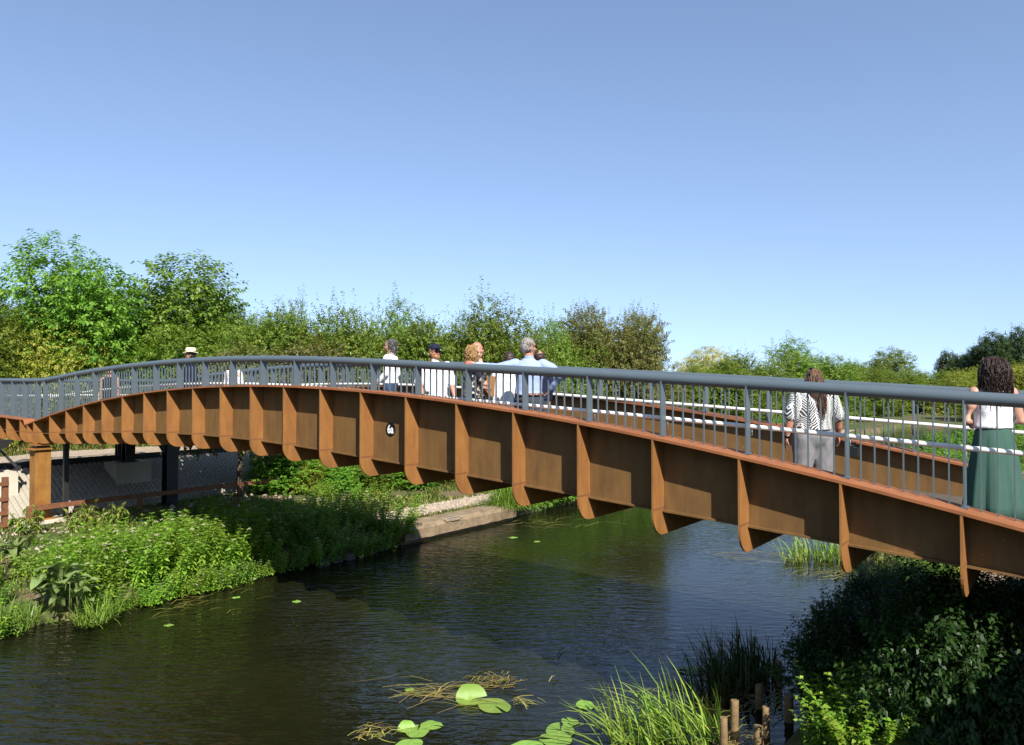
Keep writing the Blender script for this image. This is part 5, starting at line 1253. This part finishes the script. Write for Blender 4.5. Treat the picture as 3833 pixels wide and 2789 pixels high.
for i, (px, py, r, fo_, lb) in enumerate([(1851,2631,62,0,'largest bright lily pad right of the folded pad'),(1765,2610,52,1.1,'folded yellow green lily pad standing on edge'),(1618,2703,38,0,'small lily pad above the pair at the bottom'),(1525,2718,30,1.0,'small lily pad curled up beside the bottom pair'),(1566,2724,48,0,'lily pad touching the curled pad'),(1533,2777,50,0,'lily pad cut by the bottom edge left of centre'),(2188,2628,36,0,'round lily pad left of the foreground reeds'),(2131,2690,33,0,'pale lily pad at the left of the foreground reeds'),(2096,2722,58,0,'large pale lily pad beside the foreground reeds'),(2078,2757,55,0,'large pale lily pad overlapping its neighbour near the bottom'),(1970,2786,60,0,'lily pad at the very bottom left of the reeds'),(1536,2572,18,0,'tiny three lobed leaf floating left of the cut reeds'),(2584,2502,44,0,'dull lily pad in the shade left of the dark reeds'),(2536,2556,44,0,'dull lily pad below the other shaded one'),(890,2232,14,0,'little yellow leaf floating off the left bank'),(640,2335,16,0,'little yellow leaf floating near the left bank'),(1115,2247,16,0,'small yellow leaf floating in the bridge shadow'),(1920,2010,16,0,'small lily pad below the coping wall'),(2010,2025,12,0,'smaller lily pad right of the one below the coping'),(2240,2195,12,0,'lone small leaf floating in the middle of the canal')]):
    lily(px, py, r, lb, fo_, i)
yf = MB(); yf.ell((0,0,.02), (.022,.022,.016), nu=10, nv=7); yf = yf.obj('lily_flower', plain('yellow_petals', (.75,.45,.01), .5)); yf.location = at_z(2572, 2728, .05); tag(yf, 'small yellow water lily bud in the foreground reeds', 'flower')
# ---- timber piles
for i, (px, top, base, lb) in enumerate([(2703,2676,2800,'sunlit timber pile at the bottom with a pale cut top'),(2741,2611,2720,'shaded timber pile behind the sunlit one'),(2832,2708,2810,'timber pile at the bottom right of the sunlit one'),(2859,2635,2745,'timber pile between the shaded reeds and the bottom edge'),(2833,2556,2640,'dark timber pile in front of the reed clump'),(2945,2594,2690,'timber pile left of the lit leafy shrub'),(2909,2467,2560,'dark timber pile at the right of the reed clump'),(3004,2438,2530,'timber pile in the middle of the back row'),(3086,2402,2505,'tall timber pile at the back against the blue water'),(3106,2470,2570,'timber pile in front of the tall back pile'),(3154,2362,2460,'rearmost timber pile beside the dark bushes'),(3020,2523,2610,'timber pile at the centre of the group')]):
    p = at_z(px, base, 0.0); h = z_of(top, p.y); r = .046+.006*((i*7)%3)
    mb = MB(); n = 12; vs = []
    ring = [(-.5,r),(0,r),(h*.5,r*.98),(h-.008,r*.97),(h,r*.90)]
    for z, rr in ring:
        for j in range(n):
            an = 2*PI*j/n; q = 1+.05*math.sin(an*3+i); vs.append((rr*q*math.cos(an)+z*.02*math.sin(i*2), rr*q*math.sin(an)+z*.02*math.cos(i*3), z))
    fs = [(k*n+j, k*n+(j+1)%n, (k+1)*n+(j+1)%n, (k+1)*n+j) for k in range(len(ring)-1) for j in range(n)] + [tuple(range((len(ring)-1)*n, len(ring)*n))]
    mb.add(vs, fs, 0, True); o = mb.obj('timber_pile', M['pile']); o.location = p; o.data.polygons[-1].use_smooth = False; tag(o, lb, 'pile', 'timber piles at the right bank')
floating('brown dead reed litter caught among the timber piles', 2900, 2600, 160, .35, 21, (1,.6), .35)
floating('dead reed litter at the foot of the sunlit timber pile', 2770, 2790, 90, .25, 22, (1,.5), .16)
# ---- right bank growth in the shadow of the bridge
GR = 'bushes on the shaded right bank'
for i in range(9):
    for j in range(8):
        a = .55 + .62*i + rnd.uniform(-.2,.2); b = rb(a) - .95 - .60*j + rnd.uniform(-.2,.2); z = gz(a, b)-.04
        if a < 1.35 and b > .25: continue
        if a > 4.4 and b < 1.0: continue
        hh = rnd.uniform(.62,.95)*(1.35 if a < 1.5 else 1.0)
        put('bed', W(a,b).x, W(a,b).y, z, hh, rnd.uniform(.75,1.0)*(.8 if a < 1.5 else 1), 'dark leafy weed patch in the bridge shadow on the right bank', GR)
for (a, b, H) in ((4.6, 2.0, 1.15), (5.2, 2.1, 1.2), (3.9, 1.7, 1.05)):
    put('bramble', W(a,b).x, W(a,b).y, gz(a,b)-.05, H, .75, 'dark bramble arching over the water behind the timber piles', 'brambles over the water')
# lit shrub catching the sun in front of the shade
for i, (px, py, z, sc) in enumerate([(3130,2700,.45,.85),(3230,2680,.5,.95),(3180,2760,.45,.85),(3280,2760,.5,.9),(3330,2650,.55,.9),(3100,2790,.4,.75),(3380,2740,.5,.85),(3150,2830,.4,.8),(3260,2840,.5,.9),(3360,2840,.5,.9),(3200,2800,.5,1.0),(3300,2800,.5,1.05),(3250,2740,.5,1.05),(3350,2780,.5,1.0)]):
    p = at_z(px, py, z); a, b = to_ab(p.x, p.y); put_any(HN[i%2], Vector((p.x,p.y,min(z, max(.1, gz(a,b))))), rnd.uniform(0,6.28), sc, 'bright leafy nettle catching the sun in front of the dark bushes', 'sunlit nettles on the right bank')
for i in range(40):
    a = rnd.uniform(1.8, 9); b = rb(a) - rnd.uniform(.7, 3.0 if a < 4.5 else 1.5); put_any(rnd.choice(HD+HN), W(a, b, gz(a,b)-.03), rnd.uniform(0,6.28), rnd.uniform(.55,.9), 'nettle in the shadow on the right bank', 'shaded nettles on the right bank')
for i in range(16):
    a = rnd.uniform(12, 46); b = rb(a) - rnd.uniform(.0, 4.0); p = W(a, b, gz(a,b)-.05); put('bush', p.x, p.y, p.z, rnd.uniform(.9,1.5), 1.5, 'bright green waterside bush beyond the bridge at the right', 'waterside bushes at the right')

# ---- ground cover grass
def grass(name, label, n, fa, fb, h, w, seed, cond=None, mat='grass'):
    rs = np.random.RandomState(seed); a = rs.uniform(fa[0], fa[1], n); b = rs.uniform(fb[0], fb[1], n); ok = [i for i in range(n) if (cond is None or cond(a[i], b[i])) and noise.noise(Vector((a[i]*.7, b[i]*.7, seed))) > -.22]
    a, b = a[ok], b[ok]; z = np.array([gz(x, y) for x, y in zip(a, b)]); k = len(a)
    B = np.stack([PX0+NX*a+UX*b, PY0+NY*a+UY*b, z-.01], 1); an = rs.uniform(0,6.28,k); hh = h*rs.uniform(.4,1.2,k); ln = rs.uniform(.1,.9,k)*hh; ww = w*rs.uniform(.6,1.3,k)
    d = np.stack([np.cos(an), np.sin(an), 0*an], 1); x = np.stack([-np.sin(an), np.cos(an), 0*an], 1)
    tip = B + d*ln[:,None] + np.array([0,0,1.0])*hh[:,None]; m_ = B + d*(ln*.3)[:,None] + np.array([0,0,1.0])*(hh*.6)[:,None]
    V = np.stack([B - x*ww[:,None]*.5, B + x*ww[:,None]*.5, m_ + x*ww[:,None]*.4, tip, m_ - x*ww[:,None]*.4], 1).reshape(-1,3)
    o = link(name, fast_mesh(name, V, 5, LM[mat])); tag(o, label, 'grass', kind='stuff')
grass('verge_grass', 'short grass on the verge behind the towpath', 30000, (4, 30), (15.7, 19.5), .16, .012, 1)
grass('coping_grass', 'strip of grass between the coping and the gravel towpath', 5000, (5.5, 24), (14.08, 14.55), .10, .010, 2)
grass('upper_grass', 'grass beyond the upper gravel path', 26000, (-18, 16), (29.3, 34.5), .30, .016, 3)
grass('bank_grass', 'thin grass and weeds on the left bank soil', 14000, (-8, 6), (14.2, 21.5), .16, .012, 4)
grass('right_grass', 'grass on the right bank', 22000, (2.5, 50), (-6, 6.2), .35, .016, 5, lambda a, b: b < rb(a)-.1 and not (-1.5 < b < .9 and 5 < a < 34))
# unused prototypes leave the scene
for pr_ in PROTO.values():
    if not pr_[3]:
        for ch in list(pr_[0].children): bpy.data.objects.remove(ch)
        bpy.data.objects.remove(pr_[0])
for p in HP+HN+HD:
    if id(p) not in used:
        for ch in list(p.children): bpy.data.objects.remove(ch)
        bpy.data.objects.remove(p)
